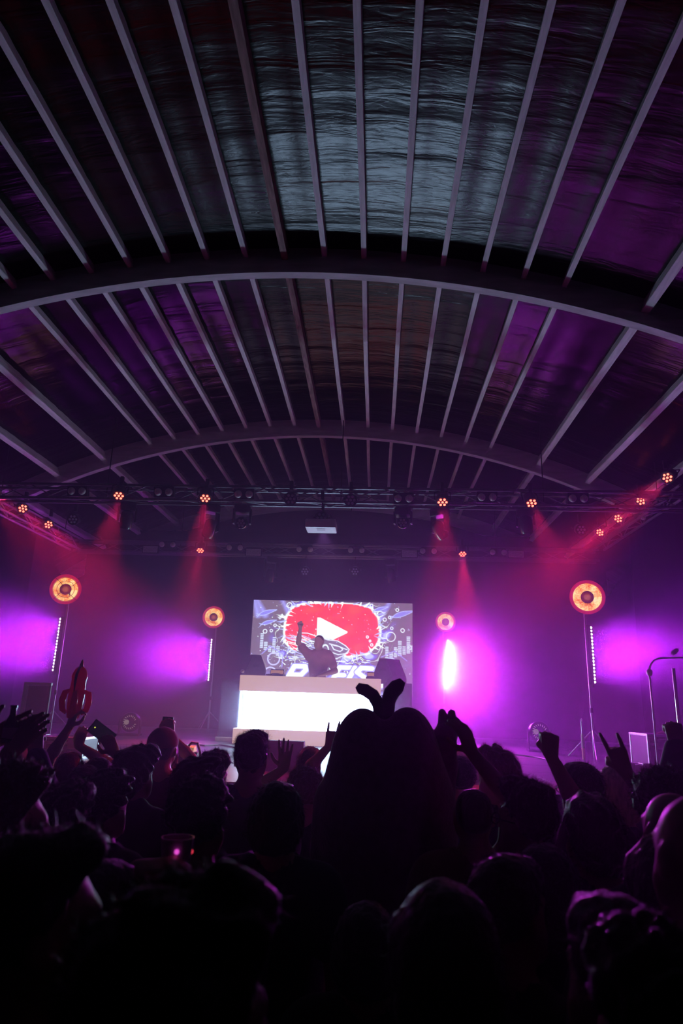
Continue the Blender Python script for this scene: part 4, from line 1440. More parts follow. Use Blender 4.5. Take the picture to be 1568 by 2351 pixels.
FOOT = [p for s in (-1, 1) for p in (cone((s*0.10, -0.05, 0.045), (s*0.115, 0.15, 0.04), 0.044, 0.038, 0.03), cone((s*0.10, -0.03, 0.05), (s*0.10, -0.025, 0.10), 0.045, 0.042, 0.03))]
SKIN = [mat('skin_light', (0.50, 0.30, 0.22), 0.5, noise=0.08, scale=12), mat('skin_mid', (0.34, 0.19, 0.13), 0.5, noise=0.08, scale=12)]
CLOTH = {n: mat('cloth_'+n, c, 0.85, noise=0.12, scale=14, bump=0.004, bscale=9, sheen=0.25) for n, c in dict(
    black=(0.02, 0.02, 0.022), charcoal=(0.06, 0.06, 0.065), navy=(0.025, 0.03, 0.07), maroon=(0.10, 0.02, 0.03), purple=(0.08, 0.04, 0.14), grey=(0.22, 0.22, 0.23), rose=(0.35, 0.16, 0.17), white=(0.5, 0.5, 0.52), green=(0.03, 0.07, 0.05)).items()}
DENIM = mat('trouser_denim', (0.03, 0.035, 0.06), 0.85, noise=0.15, scale=20)
SHOE = mat('shoe_black', (0.02, 0.02, 0.02), 0.5)
def hairmat(n, c):
    return mat('hair_'+n, c, 0.42, noise=0.35, scale=60, stretch=(1, 1, 0.25), bump=0.004, bscale=90, sheen=0.6)
HAIRM = {n: hairmat(n, c) for n, c in dict(black=(0.012, 0.010, 0.010), brown=(0.05, 0.028, 0.018), light=(0.22, 0.14, 0.085), blonde=(0.48, 0.36, 0.22), red=(0.14, 0.04, 0.02)).items()}
_cache = {}
def hair_mesh(style, seed, hm):
    key = ('h', style, seed, hm)
    if key in _cache:
        return _cache[key]
    fine = 0.0085
    if style == 'buzz':
        P, amp, fr, st, sl = [ell((0, -0.014, 1.667), (0.081, 0.101, 0.094), 0.01)], 0.001, 80, 0, 0
    elif style == 'short':
        P, amp, fr, st, sl = [ell((0, -0.016, 1.675), (0.089, 0.108, 0.100), 0.01), ell((0, 0.03, 1.735), (0.065, 0.07, 0.035), 0.03)], 0.0020, 170, 2200, 0.022
    elif style == 'quiff':
        P, amp, fr, st, sl = [ell((0, -0.016, 1.675), (0.088, 0.108, 0.098), 0.01), ell((0.01, 0.045, 1.755), (0.072, 0.062, 0.042), 0.03), ell((0, -0.04, 1.74), (0.075, 0.07, 0.045), 0.03)], 0.0035, 130, 2400, 0.030
    elif style == 'curly':
        P, amp, fr, st, sl = [ell((0, -0.018, 1.690), (0.104, 0.120, 0.108), 0.01), ell((0, 0.045, 1.75), (0.08, 0.07, 0.05), 0.04)], 0.007, 105, 2400, 0.026
    elif style == 'afro':
        P, amp, fr, st, sl = [ell((0, -0.018, 1.70), (0.118, 0.128, 0.120), 0.01)], 0.006, 130, 3000, 0.034
    elif style == 'wavy':
        P, amp, fr, st, sl = [ell((0, -0.018, 1.683), (0.098, 0.118, 0.106), 0.01), ell((0.03, 0.06, 1.74), (0.07, 0.07, 0.05), 0.04), ell((0, -0.07, 1.60), (0.085, 0.055, 0.075), 0.05)], 0.005, 95, 2400, 0.030
    elif style == 'long':
        P, amp, fr, st, sl = [ell((0, -0.018, 1.678), (0.092, 0.112, 0.100), 0.01), ell((0, -0.055, 1.55), (0.105, 0.070, 0.17), 0.05), ell((0, -0.075, 1.42), (0.11, 0.050, 0.13), 0.05),
                              ell((-0.085, 0.01, 1.56), (0.03, 0.05, 0.15), 0.03), ell((0.085, 0.01, 1.56), (0.03, 0.05, 0.15), 0.03)], 0.002, 150, 1800, 0.03
    elif style == 'bob':
        P, amp, fr, st, sl = [ell((0, -0.018, 1.680), (0.098, 0.114, 0.102), 0.01), ell((0, -0.05, 1.59), (0.108, 0.080, 0.085), 0.05), ell((-0.088, 0.01, 1.60), (0.028, 0.05, 0.085), 0.03), ell((0.088, 0.01, 1.60), (0.028, 0.05, 0.085), 0.03)], 0.0025, 150, 1500, 0.025
    xs, ys, zs = axis(-0.17, 0.17, fine, ()), axis(-0.18, 0.16, fine, ()), axis(1.25 if style == 'long' else 1.46, 1.86, fine, ())
    D = field(P, xs, ys, zs)
    X, Y, Z = xs[:, None, None], ys[None, :, None], zs[None, None, :]
    D = D-amp*wob(X, Y, Z, seed, fr)
    lo = 1.585
    face = ((Y-0.050)*0.80-(Z-1.718)*0.62)          # face opening
    if style in ('long', 'bob'):
        face = np.maximum(face, -0.075+np.abs(X)*0+0*Z+(Y-0.0)*0.9+0.02)
        side = -9
    D = np.maximum(D, face)
    if style not in ('long', 'bob', 'wavy'):
        side = (1.612-Z)+np.clip((Y+0.035)*1.3, -0.03, 0.2)     # hairline over the ears down to the nape
        D = np.maximum(D, side)
    Pn, F = nets(D, xs, ys, zs)
    me = to_mesh('hair', Pn, F, HAIRM[hm])
    if st:      # loose strands standing off the surface: thin tapered blades
        r = np.random.RandomState(seed+7)
        no = np.zeros(len(me.vertices)*3)
        me.vertices.foreach_get('normal', no)
        no = no.reshape(-1, 3)
        ok = np.nonzero((no[:, 2] > -0.4) & (no[:, 1] < 0.8))[0]
        pick = r.choice(ok, st)
        vs, fs = [], []
        for i in pick:
            p, nn = Pn[i], no[i]
            d = nn*(0.30 if style not in ('afro', 'curly') else 0.6)+r.normal(size=3)*0.4+np.array((0, -0.2, 0.05 if style in ('quiff', 'curly', 'afro') else -0.5))
            d /= np.linalg.norm(d)
            t = np.cross(d, r.normal(size=3))
            t /= np.linalg.norm(t)
            L = sl*r.uniform(0.3, 1.0)
            w = 0.0007
            curl = np.cross(t, d)*L*r.uniform(-0.35, 0.35)
            o = len(vs)
            vs += [p-t*w-nn*0.004, p+t*w-nn*0.004, p+d*L*0.55+t*w*0.8+curl*0.5, p+d*L*0.55-t*w*0.8+curl*0.5, p+d*L+curl*1.4]
            fs += [(o, o+1, o+2, o+3), (o+3, o+2, o+4, o+4)]
        Pa = np.concatenate([Pn, np.array(vs)])
        faces = F.tolist()+[tuple(x+len(Pn) for x in (f if f[2] != f[3] else f[:3])) for f in fs]
        me2 = bpy.data.meshes.new('hair')
        me2.from_pydata(Pa.tolist(), [], faces)
        me2.polygons.foreach_set('use_smooth', np.ones(len(faces), bool))
        me2.materials.append(HAIRM[hm])
        bpy.data.meshes.remove(me)
        me = me2
    _cache[key] = me
    return me
def body_meshes(key, arms, skin, shirt, fem=False, long_sleeve=False, collar=False, hood=False, lean=0.0):
    ck = ('b', key, skin, shirt, fem, long_sleeve, collar, hood)
    if ck in _cache:
        return _cache[ck]
    A = [arms.get(s) or DOWN[s] for s in (-1, 1)]
    pr = torso_prims(fem)+head_prims(0.92 if fem else 1.0)+leg_prims()+A[0]['skin']+A[1]['skin']
    lo = np.min([np.minimum(p[1], p[2] if p[0] == 'c' else p[1])-0.12 for p in pr], 0)
    hi = np.max([np.maximum(p[1], p[2] if p[0] == 'c' else p[1])+0.12 for p in pr], 0)
    zx, zy, zz = [(-0.1, 0.1, 0.0085)], [(-0.11, 0.13, 0.0085)], [(1.52, 1.78, 0.0085)]
    for a, s in zip(A, (-1, 1)):
        if s in arms:
            w = a['W']
            pts = np.array([np.minimum(p[1], p[2]) for p in a['skin'][5:]]+[np.maximum(p[1], p[2]) for p in a['skin'][5:]])
            m0, m1 = pts.min(0)-0.02, pts.max(0)+0.02
            zx.append((m0[0], m1[0], 0.007))
            zy.append((m0[1], m1[1], 0.007))
            zz.append((m0[2], m1[2], 0.007))
    xs, ys, zs = axis(lo[0], hi[0], 0.018, zx), axis(lo[1], hi[1], 0.018, zy), axis(0.05, hi[2], 0.03, zz)
    D = field(pr, xs, ys, zs)
    body = to_mesh('body', *nets(D, xs, ys, zs), SKIN[skin])
    # shirt
    sp = torso_prims(fem)[1:]
    for a, s in zip(A, (-1, 1)):
        sp += a['long'] if long_sleeve else a['sleeve']
    lo = np.min([np.minimum(p[1], p[2] if p[0] == 'c' else p[1])-0.25 for p in sp], 0)
    hi = np.max([np.maximum(p[1], p[2] if p[0] == 'c' else p[1])+0.25 for p in sp], 0)
    xs, ys, zs = axis(max(lo[0], -0.8), min(hi[0], 0.8), 0.016, ()), axis(max(lo[1], -0.6), min(hi[1], 0.9), 0.016, ()), axis(0.84, min(hi[2], 2.2), 0.018, ())
    if hood:
        sp += [ell((0, -0.085, 1.475), (0.13, 0.075, 0.065), 0.03)]
    D = field(sp, xs, ys, zs, grow=0.013)
    X, Y, Z = xs[:, None, None], ys[None, :, None], zs[None, None, :]
    D = D-0.004*wob(X, Y, Z, 11, 22)
    D = np.maximum(D, 0.875-Z)
    if collar:
        ring = np.abs(np.sqrt(X**2+(Y+0.02)**2)-0.072)-0.008
        D = np.minimum(D, np.maximum(ring, np.abs(Z-1.50)-0.035))
    else:
        nk = np.sqrt((X/1.0)**2+((Y+0.015)/1.0)**2+((Z-1.54)/1.0)**2)-0.083
        D = np.maximum(D, -nk)
    sh = to_mesh('shirt', *nets(D, xs, ys, zs), CLOTH[shirt])
    xs, ys, zs = axis(-0.27, 0.27, 0.02, ()), axis(-0.22, 0.22, 0.02, ()), axis(0.04, 1.05, 0.035, ())
    tr = _cache.get('trousers')
    if tr is None:
        D = field(leg_prims()+[ell((0, -0.01, 0.95), (0.160, 0.118, 0.12), 0.06)], xs, ys, zs, grow=0.012)
        D = np.maximum(D, zs[None, None, :]-0.99)
        D = np.maximum(D, 0.085-zs[None, None, :])
        tr = _cache['trousers'] = to_mesh('trousers', *nets(D, xs, ys, zs), DENIM)
        xs, ys, zs = axis(-0.2, 0.2, 0.016, ()), axis(-0.14, 0.24, 0.016, ()), axis(-0.02, 0.16, 0.012, ())
        D = np.maximum(field(FOOT, xs, ys, zs), 0.0-zs[None, None, :])
        _cache['shoes'] = to_mesh('shoes', *nets(D, xs, ys, zs), SHOE)
    _cache[ck] = (body, sh, tr, _cache['shoes'])
    return _cache[ck]
def local(p, loc, rz, s):
    # world point into body space
    v = (Vector(p)-Vector(loc))
    return Matrix.Rotation(-rz, 3, 'Z') @ v / s
def person(loc, H, rz, label, hair='short', hm='brown', hseed=1, skin=0, shirt='black', arms=None, fem=False, long_sleeve=False, collar=False, hood=False, cap=None, group=None, zoff=0.0):
    s = H/1.775
    root = empty('person', loc, rz)
    root.scale = (s, s, s)
    tag(root, label, 'person', group)
    key = 'std' if not arms else label
    body, sh, tr, shoes = body_meshes(key, arms or {}, skin, shirt, fem, long_sleeve, collar, hood)
    share('body', body, root)
    share('shirt', sh, root)
    share('trousers', tr, root)
    share('shoes', shoes, root)
    if hair:
        share('hair', hair_mesh(hair, hseed, hm), root)
    if cap:
        kc = ('cap', cap)
        if kc not in _cache:
            xs, ys, zs = axis(-0.15, 0.15, 0.008, ()), axis(-0.16, 0.24, 0.008, ()), axis(1.62, 1.82, 0.006, ())
            D = field([ell((0, -0.014, 1.69), (0.096, 0.114, 0.094), 0.01)], xs, ys, zs)
            X, Y, Z = xs[:, None, None], ys[None, :, None], zs[None, None, :]
            D = np.maximum(D, 1.672+0.10*(Y+0.02)-Z)
            brim = np.maximum(np.sqrt((X/0.082)**2+((Y-0.085)/0.105)**2)-1, 0)*0.08+np.abs(Z-1.69+0.25*(Y-0.1))-0.006
            brim = np.maximum(brim, 0.05-Y)
            D = np.minimum(D, brim)
            _cache[kc] = to_mesh('cap', *nets(D, xs, ys, zs), CLOTH[cap])
        share('cap', _cache[kc], root)
    return root

# ------------------------------------------------------------------ the crowd
HTOP = {'buzz': 1.762, 'short': 1.777, 'quiff': 1.800, 'curly': 1.805, 'afro': 1.822, 'wavy': 1.795, 'long': 1.780, 'bob': 1.784, None: 1.755}
def W2L(v, rz):
    return tuple(Matrix.Rotation(-rz, 3, 'Z') @ Vector(v))
def P(x, y, d, yaw, label, hair='short', arms=(), capon=None, loc_x=None, **kw):
    top = at(x, y, d)
    rz = math.radians(yaw)
    ht = HTOP[hair] if not capon else 1.785
    s = top.z/ht
    loc = (top.x, d, 0.0)
    A = {}
    for (side, w, wd, tip, hint, pose, palm, thumb) in arms:
        wp = at(w[0], w[1], d+wd)
        tp = at(tip[0], tip[1], d+wd+(tip[2] if len(tip) > 2 else 0))
        A[side] = arm(side, local(wp, loc, rz, s), W2L(hint, rz), V3(W2L(tp-wp, rz)), W2L(palm, rz), pose, W2L(thumb, rz) if thumb else None)
    r = person(loc, s*1.775, rz, label, hair, arms=A or None, cap=capon, **kw)
    r['s'] = s
    del r['s']
    return r, A, s, rz
def hand_at(res, side):
    r, A, s, rz = res
    return Matrix.Rotation(rz, 3, 'Z') @ Vector(A[side]['W'])*s + r.location

FWD = (0, 1, 0)
# back rows, nearest the stage
P(378, 1668, 4.24, 10, 'person in a rose cap with bare neck, standing left of the booth', 'buzz', capon='rose', shirt='maroon', skin=0)
ph = P(386, 1702, 4.75, 0, 'person hidden behind the capped head, holding a phone up above it', 'short',
       arms=((1, (392, 1690), 0.22, (386, 1660), (1, 0, -0.3), 'hold', FWD, None), (-1, (374, 1690), 0.22, (380, 1660), (-1, 0, -0.3), 'hold', FWD, None)), shirt='charcoal', hseed=3)
P(580, 1676, 3.70, 0, 'person with thick short hair and grey shirt in front of the booth base', 'quiff', hm='brown', hseed=2, shirt='grey', skin=0)
P(712, 1714, 4.75, -8, 'person with cropped dark hair close to the stage, left of the mascot', 'short', hm='black', hseed=4, shirt='navy')
P(703, 1758, 4.00, 5, 'person with fuzzy light curly hair and one waving hand', 'afro', hm='light', hseed=5, shirt='charcoal',
  arms=((-1, (652, 1765), 0.05, (656, 1700), (-1, -0.2, -0.4), 'spread', FWD, (-1, 0, 0)),))
P(792, 1750, 4.45, 0, 'person hidden behind the mascot, raising a hand with the little finger up', 'short', hm='black', hseed=6, shirt='black',
  arms=((-1, (757, 1712), 0.0, (768, 1655), (-1, 0, -0.3), 'horns', FWD, (1, 0, 0)),))
P(493, 1724, 4.00, -30, 'person with tousled dark hair behind the profile face, left of the booth', 'curly', hm='black', hseed=7, shirt='black')
P(462, 1734, 3.15, -72, 'person in profile facing right with swept wavy hair', 'wavy', hm='brown', hseed=8, shirt='charcoal', skin=0)
P(467, 1779, 2.34, -12, 'person with dense dark curls seen from behind, in front of the profile face', 'curly', hm='black', hseed=9, shirt='black')
P(640, 1791, 2.61, 0, 'person with smooth straight dark hair below the waving hand', 'bob', hm='black', hseed=10, shirt='navy', fem=True)
P(318, 1708, 3.39, -20, 'person with tousled hair over the ears and an upturned collar', 'wavy', hm='brown', hseed=11, shirt='charcoal', collar=True)
P(252, 1766, 2.79, -25, 'person with tight dark curls beside the tousled collared one', 'curly', hm='black', hseed=12, shirt='black')
P(196, 1756, 3.61, 0, 'person with flat dark hair between the raised rocket arm and the curls', 'short', hm='black', hseed=13, shirt='navy')
P(160, 1796, 2.42, -10, 'person with wide rounded dark hair, second row at the left', 'curly', hm='black', hseed=14, shirt='black', hood=True)
P(38, 1752, 1.77, -55, 'person with reddish curls turned right at the left photo edge', 'curly', hm='red', hseed=15, shirt='black')
P(120, 1892, 1.13, -58, 'large blurred person at lower left with a lit ear, turned right', 'quiff', hm='black', hseed=16, shirt='black')
P(52, 1708, 4.70, 15, 'person in a pale cap far back at the left', 'buzz', capon='white', shirt='purple')
rk = P(166, 1724, 4.40, 0, 'person with straight dark hair holding the red inflatable rocket aloft', 'long', hm='black', hseed=17, shirt='black', fem=True,
       arms=((-1, (160, 1668), 0.02, (170, 1640), (-1, -0.3, -0.2), 'hold', (0.6, 0.8, 0), (1, 0, 0)), (1, (180, 1712), 0.05, (188, 1678), (1, 0, -0.4), 'hold', FWD, (-1, 0, 0))))
pw = P(232, 1737, 3.92, -15, 'person with dark shoulder hair filming with a tilted phone', 'long', hm='black', hseed=18, shirt='maroon', fem=True,
       arms=((1, (262, 1728), 0.0, (244, 1690), (1, -0.4, -0.5), 'hold', (-0.5, 0.8, -0.3), (-1, 0, 0.4)),))
P(100, 1800, 3.05, -10, 'person in a dark long sleeve with one fist up at the left', 'short', hm='black', hseed=19, shirt='navy', long_sleeve=True,
  arms=((1, (80, 1722), 0.0, (76, 1672), (1, -0.3, -0.4), 'fist', FWD, (-1, 0, 0)),))
P(-60, 1790, 2.11, -15, 'person at the left photo edge with clapping hands raised and a bottle', 'short', hm='black', hseed=20, shirt='black',
  arms=((1, (18, 1712), 0.25, (85, 1640), (1, 0, -0.6), 'open', (0, 0.8, -0.6), (-1, 0, 0.6)), (-1, (-30, 1700), 0.25, (40, 1672), (-1, 0, -0.3), 'open', (0, 1, 0.4), (0, 0, 1))))
# right side
P(1057, 1735, 4.10, 0, 'person with short dark hair half hidden by the mascot paw arm', 'short', hm='black', hseed=21, shirt='maroon')
P(1136, 1713, 3.67, 35, 'person with light ruffled hair turned left, right of the mascot', 'curly', hm='light', hseed=22, shirt='purple')
P(1086, 1809, 2.86, 0, 'person with shaved hair and a bare arm reaching up left', 'buzz', hm='brown', hseed=23, shirt='rose',
  arms=((1, (1083, 1728), 0.1, (1060, 1662), (1, -0.4, -0.5), 'relaxed', (-0.6, 0.6, 0.2), (-1, 0, 0)),))
g1 = P(1203, 1781, 2.50, 42, 'person with parted brown hair and lit glasses, turned left', 'quiff', hm='brown', hseed=24, shirt='charcoal')
P(1192, 1812, 3.05, 0, 'person hidden behind the parted hair, punching a fist straight up', 'short', hm='black', hseed=25, shirt='black',
  arms=((1, (1264, 1735), 0.0, (1262, 1690), (1, 0, -0.3), 'fist', FWD, (-1, 0, 0)),))
g2 = P(1330, 1749, 3.33, 25, 'person with slick dark hair and glasses, right of the raised fist', 'short', hm='black', hseed=26, shirt='black')
P(1350, 1821, 2.49, 12, 'person with glossy dark hair in front of the glasses wearer', 'wavy', hm='black', hseed=27, shirt='navy')
P(1403, 1757, 3.75, 20, 'person with long pale blonde hair under the horned hand', 'long', hm='blonde', hseed=28, shirt='purple', fem=True)
P(1372, 1832, 2.96, 0, 'person in violet making the horns sign with a raised hand', 'short', hm='black', hseed=29, shirt='purple',
  arms=((1, (1434, 1770), -0.05, (1412, 1716), (1, 0, -0.5), 'horns', FWD, (-1, 0, 0)),))
P(1518, 1759, 2.70, 0, 'person with big frizzy curls near the flight case', 'afro', hm='brown', hseed=30, shirt='black')
P(1537, 1819, 2.15, 15, 'person with a smooth shaved head catching pink light, right edge', None, shirt='black')
P(1600, 1822, 1.39, 10, 'person with a smooth shaved head cut by the right photo edge', None, shirt='black', skin=1)
P(1602, 1800, 3.30, 0, 'person beyond the right photo edge holding one dark arm up', 'short', hm='black', hseed=31, shirt='black', long_sleeve=True,
  arms=((-1, (1553, 1690), 0.0, (1545, 1630), (-1, 0, -0.4), 'fist', FWD, (1, 0, 0)),))
P(1522, 1906, 1.82, -5, 'person with smooth long dark hair, second row at the right edge', 'long', hm='black', hseed=32, shirt='black', fem=True)
P(1250, 1931, 2.13, -20, 'person with long dark hair behind the right foreground profile', 'long', hm='black', hseed=33, shirt='navy', fem=True)
P(1165, 1961, 1.71, -50, 'person with neat short hair turned right, foreground right of centre', 'short', hm='black', hseed=34, shirt='black')
P(1015, 2013, 1.34, 8, 'person with long straight hair rim lit violet, foreground centre', 'long', hm='brown', hseed=35, shirt='black', fem=True)
P(1412, 2056, 1.22, 20, 'person with short glossy hair in the right foreground', 'short', hm='brown', hseed=36, shirt='black')
P(1525, 2126, 0.96, 30, 'person in the bottom right corner with dim purple hair', 'curly', hm='brown', hseed=37, shirt='purple')
P(445, 2013, 0.84, -48, 'large blurred person with wavy fringe and lit cheek, bottom left foreground', 'curly', hm='brown', hseed=38, shirt='black')
P(842, 2066, 1.98, 0, 'short person in deep shadow just below the mascot', 'bob', hm='black', hseed=39, shirt='black', fem=True)
dk = P(232, 1975, 1.60, -30, 'person in shadow at lower left holding a cup with a lit pink hand', 'short', hm='black', hseed=40, shirt='black',
       arms=((1, (318, 2000), 0.1, (345, 1996), (0.5, -0.6, -0.8), 'hold', (0.2, 0.3, -1), (0, 1, 0)),))

# ------------------------------------------------------------------ the costumed figure
PLUSH = mat('plum_plush', (0.28, 0.04, 0.26), 0.9, noise=0.15, scale=30, bump=0.004, bscale=120, sheen=1.0)
PLUSH2 = mat('dark_plush', (0.05, 0.015, 0.06), 0.9, noise=0.15, scale=30, bump=0.004, bscale=120, sheen=0.4)
MD = 3.2
mc = at(888, 1850, MD)
mas = empty('person', (mc.x, MD, 0))
tag(mas, 'person in a rounded plum plush costume with two curled antennae and raised paw', 'person')
def ml(x, y, dy=0.0):
    q = at(x, y, MD+dy)
    return (q.x-mc.x, dy, q.z)
pr = [ell((0, 0, ml(888, 1890)[2]), (0.315, 0.27, 0.42), 0.1), ell((ml(831, 1750)[0], 0, ml(831, 1765)[2]), (0.150, 0.20, 0.265), 0.035), ell((ml(936, 1750)[0], 0, ml(936, 1765)[2]), (0.150, 0.20, 0.268), 0.035),
      ell((0, 0, 1.0), (0.27, 0.24, 0.34), 0.1),
      cone(ml(1018, 1880, 0.10), ml(1018, 1760, 0.12), 0.050, 0.060, 0.04), cone(ml(1018, 1760, 0.12), ml(1024, 1680, 0.12), 0.060, 0.052, 0.03),
      cone(ml(1015, 1670, 0.12), ml(1015, 1636, 0.12), 0.022, 0.019, 0.006), cone(ml(1035, 1672, 0.12), ml(1037, 1638, 0.12), 0.022, 0.020, 0.006), cone(ml(1044, 1684, 0.12), ml(1050, 1656, 0.12), 0.020, 0.018, 0.006),
      cone(ml(1008, 1700, 0.12), ml(992, 1684, 0.12), 0.022, 0.016, 0.02),
      cone(ml(760, 1840, 0.02), ml(750, 1960, 0.0), 0.075, 0.065, 0.05), cone(ml(750, 1960, 0.0), ml(765, 2060, -0.02), 0.065, 0.055, 0.04), ell(ml(768, 2080, -0.02), (0.06, 0.06, 0.07), 0.03)]
for s in (-1, 1):
    pr += [cone((s*0.12, 0, 0.75), (s*0.125, 0, 0.12), 0.11, 0.085, 0.06), ell((s*0.125, 0.05, 0.07), (0.10, 0.16, 0.075), 0.04)]
xs, ys, zs = axis(-0.45, 0.5, 0.02, [(0.19, 0.37, 0.008)]), axis(-0.36, 0.40, 0.018, [(0.04, 0.2, 0.01)]), axis(-0.03, 2.05, 0.025, [(1.68, 1.96, 0.009)])
D = field(pr, xs, ys, zs)
D = np.maximum(D, -zs[None, None, :])
share('costume', to_mesh('costume', *nets(D, xs, ys, zs), PLUSH), mas)
MB().tube([ml(880, 1668), ml(873, 1640), ml(868, 1616), ml(856, 1596), ml(838, 1584), ml(824, 1581), ml(818, 1584)], [0.030, 0.030, 0.030, 0.030, 0.029, 0.026, 0.012], 16).build('antenna', PLUSH2, mas, smooth=2)
MB().tube([ml(889, 1668), ml(890, 1640), ml(891, 1612), ml(898, 1592), ml(910, 1578), ml(922, 1572), ml(929, 1574)], [0.030, 0.031, 0.033, 0.036, 0.036, 0.031, 0.014], 16).build('antenna', PLUSH2, mas, smooth=2)

# ------------------------------------------------------------------ things held up in the crowd
def phone(c, M, lab, lit=None):
    r = empty('phone', c)
    r.rotation_mode = 'QUATERNION'
    r.rotation_quaternion = M.to_quaternion()
    tag(r, lab, 'phone')
    MB().box((0, 0, 0), (0.078, 0.010, 0.158), bev=0.004).build('case', mat('phone_case', (0.02, 0.02, 0.022), 0.25), r)
    MB().box((0, -0.0053, 0), (0.070, 0.001, 0.148)).build('screen', mat('phone_glass', (0.01, 0.01, 0.012), 0.08, emit=(0.3, 0.35, 0.4), estr=0.01), r)
    MB().box((0, 0, 0), (0.080, 0.0085, 0.160), bev=0.003).build('rim', mat('phone_rim', (0.6, 0.6, 0.62), 0.25, 0.9), r)
    MB().lathe([(0.004, 0), (0.004, 0.001), (0.001, 0.0012)], 10, Matrix.Translation((0.0, -0.0058, 0.055)) @ Matrix.Rotation(math.pi/2, 4, 'X')).build('indicator', glow('phone_yellow', (0.8, 0.8, 0.1), 1.0), r)
    return r
phone(at(383, 1672, 4.75+0.27), Matrix.Rotation(0.03, 3, 'Y'), 'black phone held upright above the capped head')
Mt = Matrix.Rotation(0.35, 3, 'Z') @ Matrix.Rotation(-0.95, 3, 'Y') @ Matrix.Rotation(0.35, 3, 'X')
phone(at(234, 1682, 3.92+0.03), Mt, 'black phone tilted to the left in a raised hand')
# inflatable rocket
base, tip = at(166, 1652, 4.43), at(190, 1514, 4.43)
L = (tip-base).length
rock = empty('inflatable_rocket', base)
zx = (tip-base).normalized()
rock.rotation_mode = 'QUATERNION'
rock.rotation_quaternion = Vector((0, 0, 1)).rotation_difference(zx)
tag(rock, 'shiny red inflatable rocket with a gold tip held over the crowd', 'inflatable toy')
VINYL = mat('red_vinyl', (0.62, 0.03, 0.08), 0.16, noise=0.1, scale=6)
u = L
_vn = VINYL.node_tree
_tr = _vn.nodes.new('ShaderNodeBsdfTranslucent')
_tr.inputs[0].default_value = (0.9, 0.05, 0.12, 1)
_mx = _vn.nodes.new('ShaderNodeMixShader')
_mx.inputs[0].default_value = 0.55
_vn.links.new(_vn.nodes['Principled BSDF'].outputs[0], _mx.inputs[1])
_vn.links.new(_tr.outputs[0], _mx.inputs[2])
_vn.links.new(_mx.outputs[0], _vn.nodes['Material Output'].inputs[0])
MB().lathe([(0.02*u, 0.0), (0.10*u, 0.03*u), (0.125*u, 0.20*u), (0.135*u, 0.38*u), (0.125*u, 0.55*u), (0.12*u, 0.66*u), (0.135*u, 0.70*u), (0.125*u, 0.75*u), (0.09*u, 0.83*u), (0.05*u, 0.87*u), (0.035*u, 0.88*u)], 20).build('body', VINYL, rock, smooth=2)
MB().lathe([(0.036*u, 0.86*u), (0.032*u, 0.92*u), (0.018*u, 0.97*u), (0.002*u, 1.0*u)], 14).build('gold_tip', mat('gold_vinyl', (0.75, 0.33, 0.05), 0.2), rock, smooth=2)
MB().tube([(0.0, -0.128*u, 0.45*u), (0.0, -0.142*u, 0.62*u), (0, -0.137*u, 0.74*u), (0, -0.05*u, 0.87*u)], [0.006*u, 0.022*u, 0.026*u, 0.02*u], 8).build('black_stripe', mat('black_vinyl', (0.01, 0.01, 0.012), 0.2), rock, smooth=2)
for k in range(4):
    a = math.pi/4*0.4+k*math.pi/2
    pts = []
    for (rr, zz) in ((0.12, 0.10), (0.19, 0.16), (0.215, 0.30), (0.19, 0.44), (0.12, 0.47)):
        pts.append((rr*u*math.cos(a), rr*u*math.sin(a), zz*u))
    MB().tube(pts, [0.03*u, 0.05*u, 0.055*u, 0.05*u, 0.03*u], 10).build('fin', VINYL, rock, smooth=2)
# bottle at the left edge
bt = empty('bottle', at(26, 1663, 2.35))
tag(bt, 'small green glass bottle with a white label at the left edge', 'bottle')
GLASSG = mat('green_glass', (0.02, 0.16, 0.04), 0.12)
MB().lathe([(0.022, -0.06), (0.024, -0.055), (0.024, 0.0), (0.011, 0.03), (0.010, 0.055), (0.012, 0.057), (0.012, 0.063), (0.009, 0.064)], 16).build('glass_body', GLASSG, bt, smooth=True)
MB().lathe([(0.0245, -0.045), (0.0245, -0.01)], 16).build('paper_label', WHITEP, bt, smooth=True)
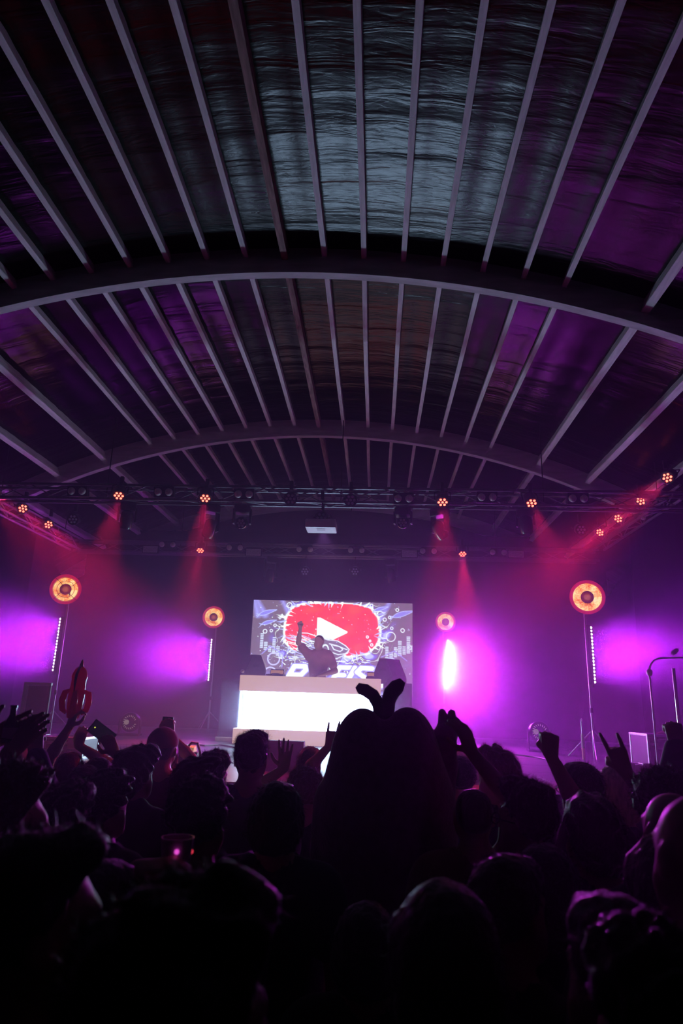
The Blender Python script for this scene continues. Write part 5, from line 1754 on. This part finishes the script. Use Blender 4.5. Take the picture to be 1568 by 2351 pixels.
# cup with small coloured lights
cp = hand_at(dk, 1)+Vector((0.07, 0.06, 0.01))
cup = empty('cup', cp)
tag(cup, 'clear party cup with pink and red sparkles in a hand at lower left', 'cup')
MB().lathe([(0.028, -0.06), (0.040, 0.055), (0.038, 0.055), (0.027, -0.057)], 20).build('cup_wall', mat('clear_plastic', (0.5, 0.35, 0.5), 0.1), cup, smooth=True)
for i, (c, a, z) in enumerate((((1, 0.1, 0.8), 0.3, 0.03), ((1, 0.05, 0.1), 2.2, 0.02), ((0.9, 0.1, 0.9), -0.6, -0.02), ((1, 0.05, 0.1), 3.4, -0.03), ((0.4, 0.9, 0.6), 0.0, 0.0))):
    MB().lathe([(0.005, 0), (0.006, 0.004), (0.003, 0.009)], 10, Matrix.Translation((0.038*math.sin(a), -0.038*math.cos(a), z)) @ Matrix.Rotation(math.pi/2, 4, 'X')).build('sparkle', glow('sparkle_%d' % i, c, 0.8), cup)
# glasses on two faces
def glasses(res, lab):
    r, A, s, rz = res
    g = empty('glasses', r.location, rz)
    g.scale = (s, s, s)
    tag(g, lab, 'glasses')
    FRM = mat('glasses_frame', (0.03, 0.03, 0.03), 0.25)
    for sd in (-1, 1):
        MB().tube([(sd*0.034+0.024*math.cos(q*0.3927), 0.108, 1.645+0.019*math.sin(q*0.3927)) for q in range(17)], 0.0022, 6, caps=False).build('rim', FRM, g)
        MB().tube([(sd*0.06, 0.106, 1.652), (sd*0.088, 0.06, 1.655), (sd*0.092, -0.02, 1.650)], 0.0022, 6).build('temple', FRM, g)
    MB().tube([(-0.011, 0.11, 1.650), (0, 0.113, 1.654), (0.011, 0.11, 1.650)], 0.0022, 6).build('bridge', FRM, g)
glasses(g1, 'thin dark glasses on the face with parted brown hair')
glasses(g2, 'thin dark glasses on the face with slick dark hair')
# ------------------------------------------------------------------ the DJ
dj_top = at(733, 1458, 12.65)
dj_s = (dj_top.z-STAGE_Z)/HTOP['buzz']
dloc = (dj_top.x, 12.65, STAGE_Z)
drz = math.radians(180-22)
fist = at(690, 1441, 12.60)
ftip = at(687, 1424, 12.60)
hip = at(738, 1549, 12.45)
DA_ = {1: arm(1, local(fist, dloc, drz, dj_s), W2L((-1, 0, -0.5), drz), V3(W2L(ftip-fist, drz)), W2L((0.3, -1, 0), drz), 'fist', W2L((1, 0, 0), drz)),
       -1: arm(-1, local(hip, dloc, drz, dj_s), W2L((1, 0.3, -0.1), drz), None, W2L((0, 0, -1), drz), 'relaxed', W2L((-1, 0, 0), drz))}
dj = person(dloc, dj_s*1.775, drz, 'DJ in a rose T-shirt behind the booth with one fist raised', 'buzz', 'brown', 41, 0, 'rose', DA_)
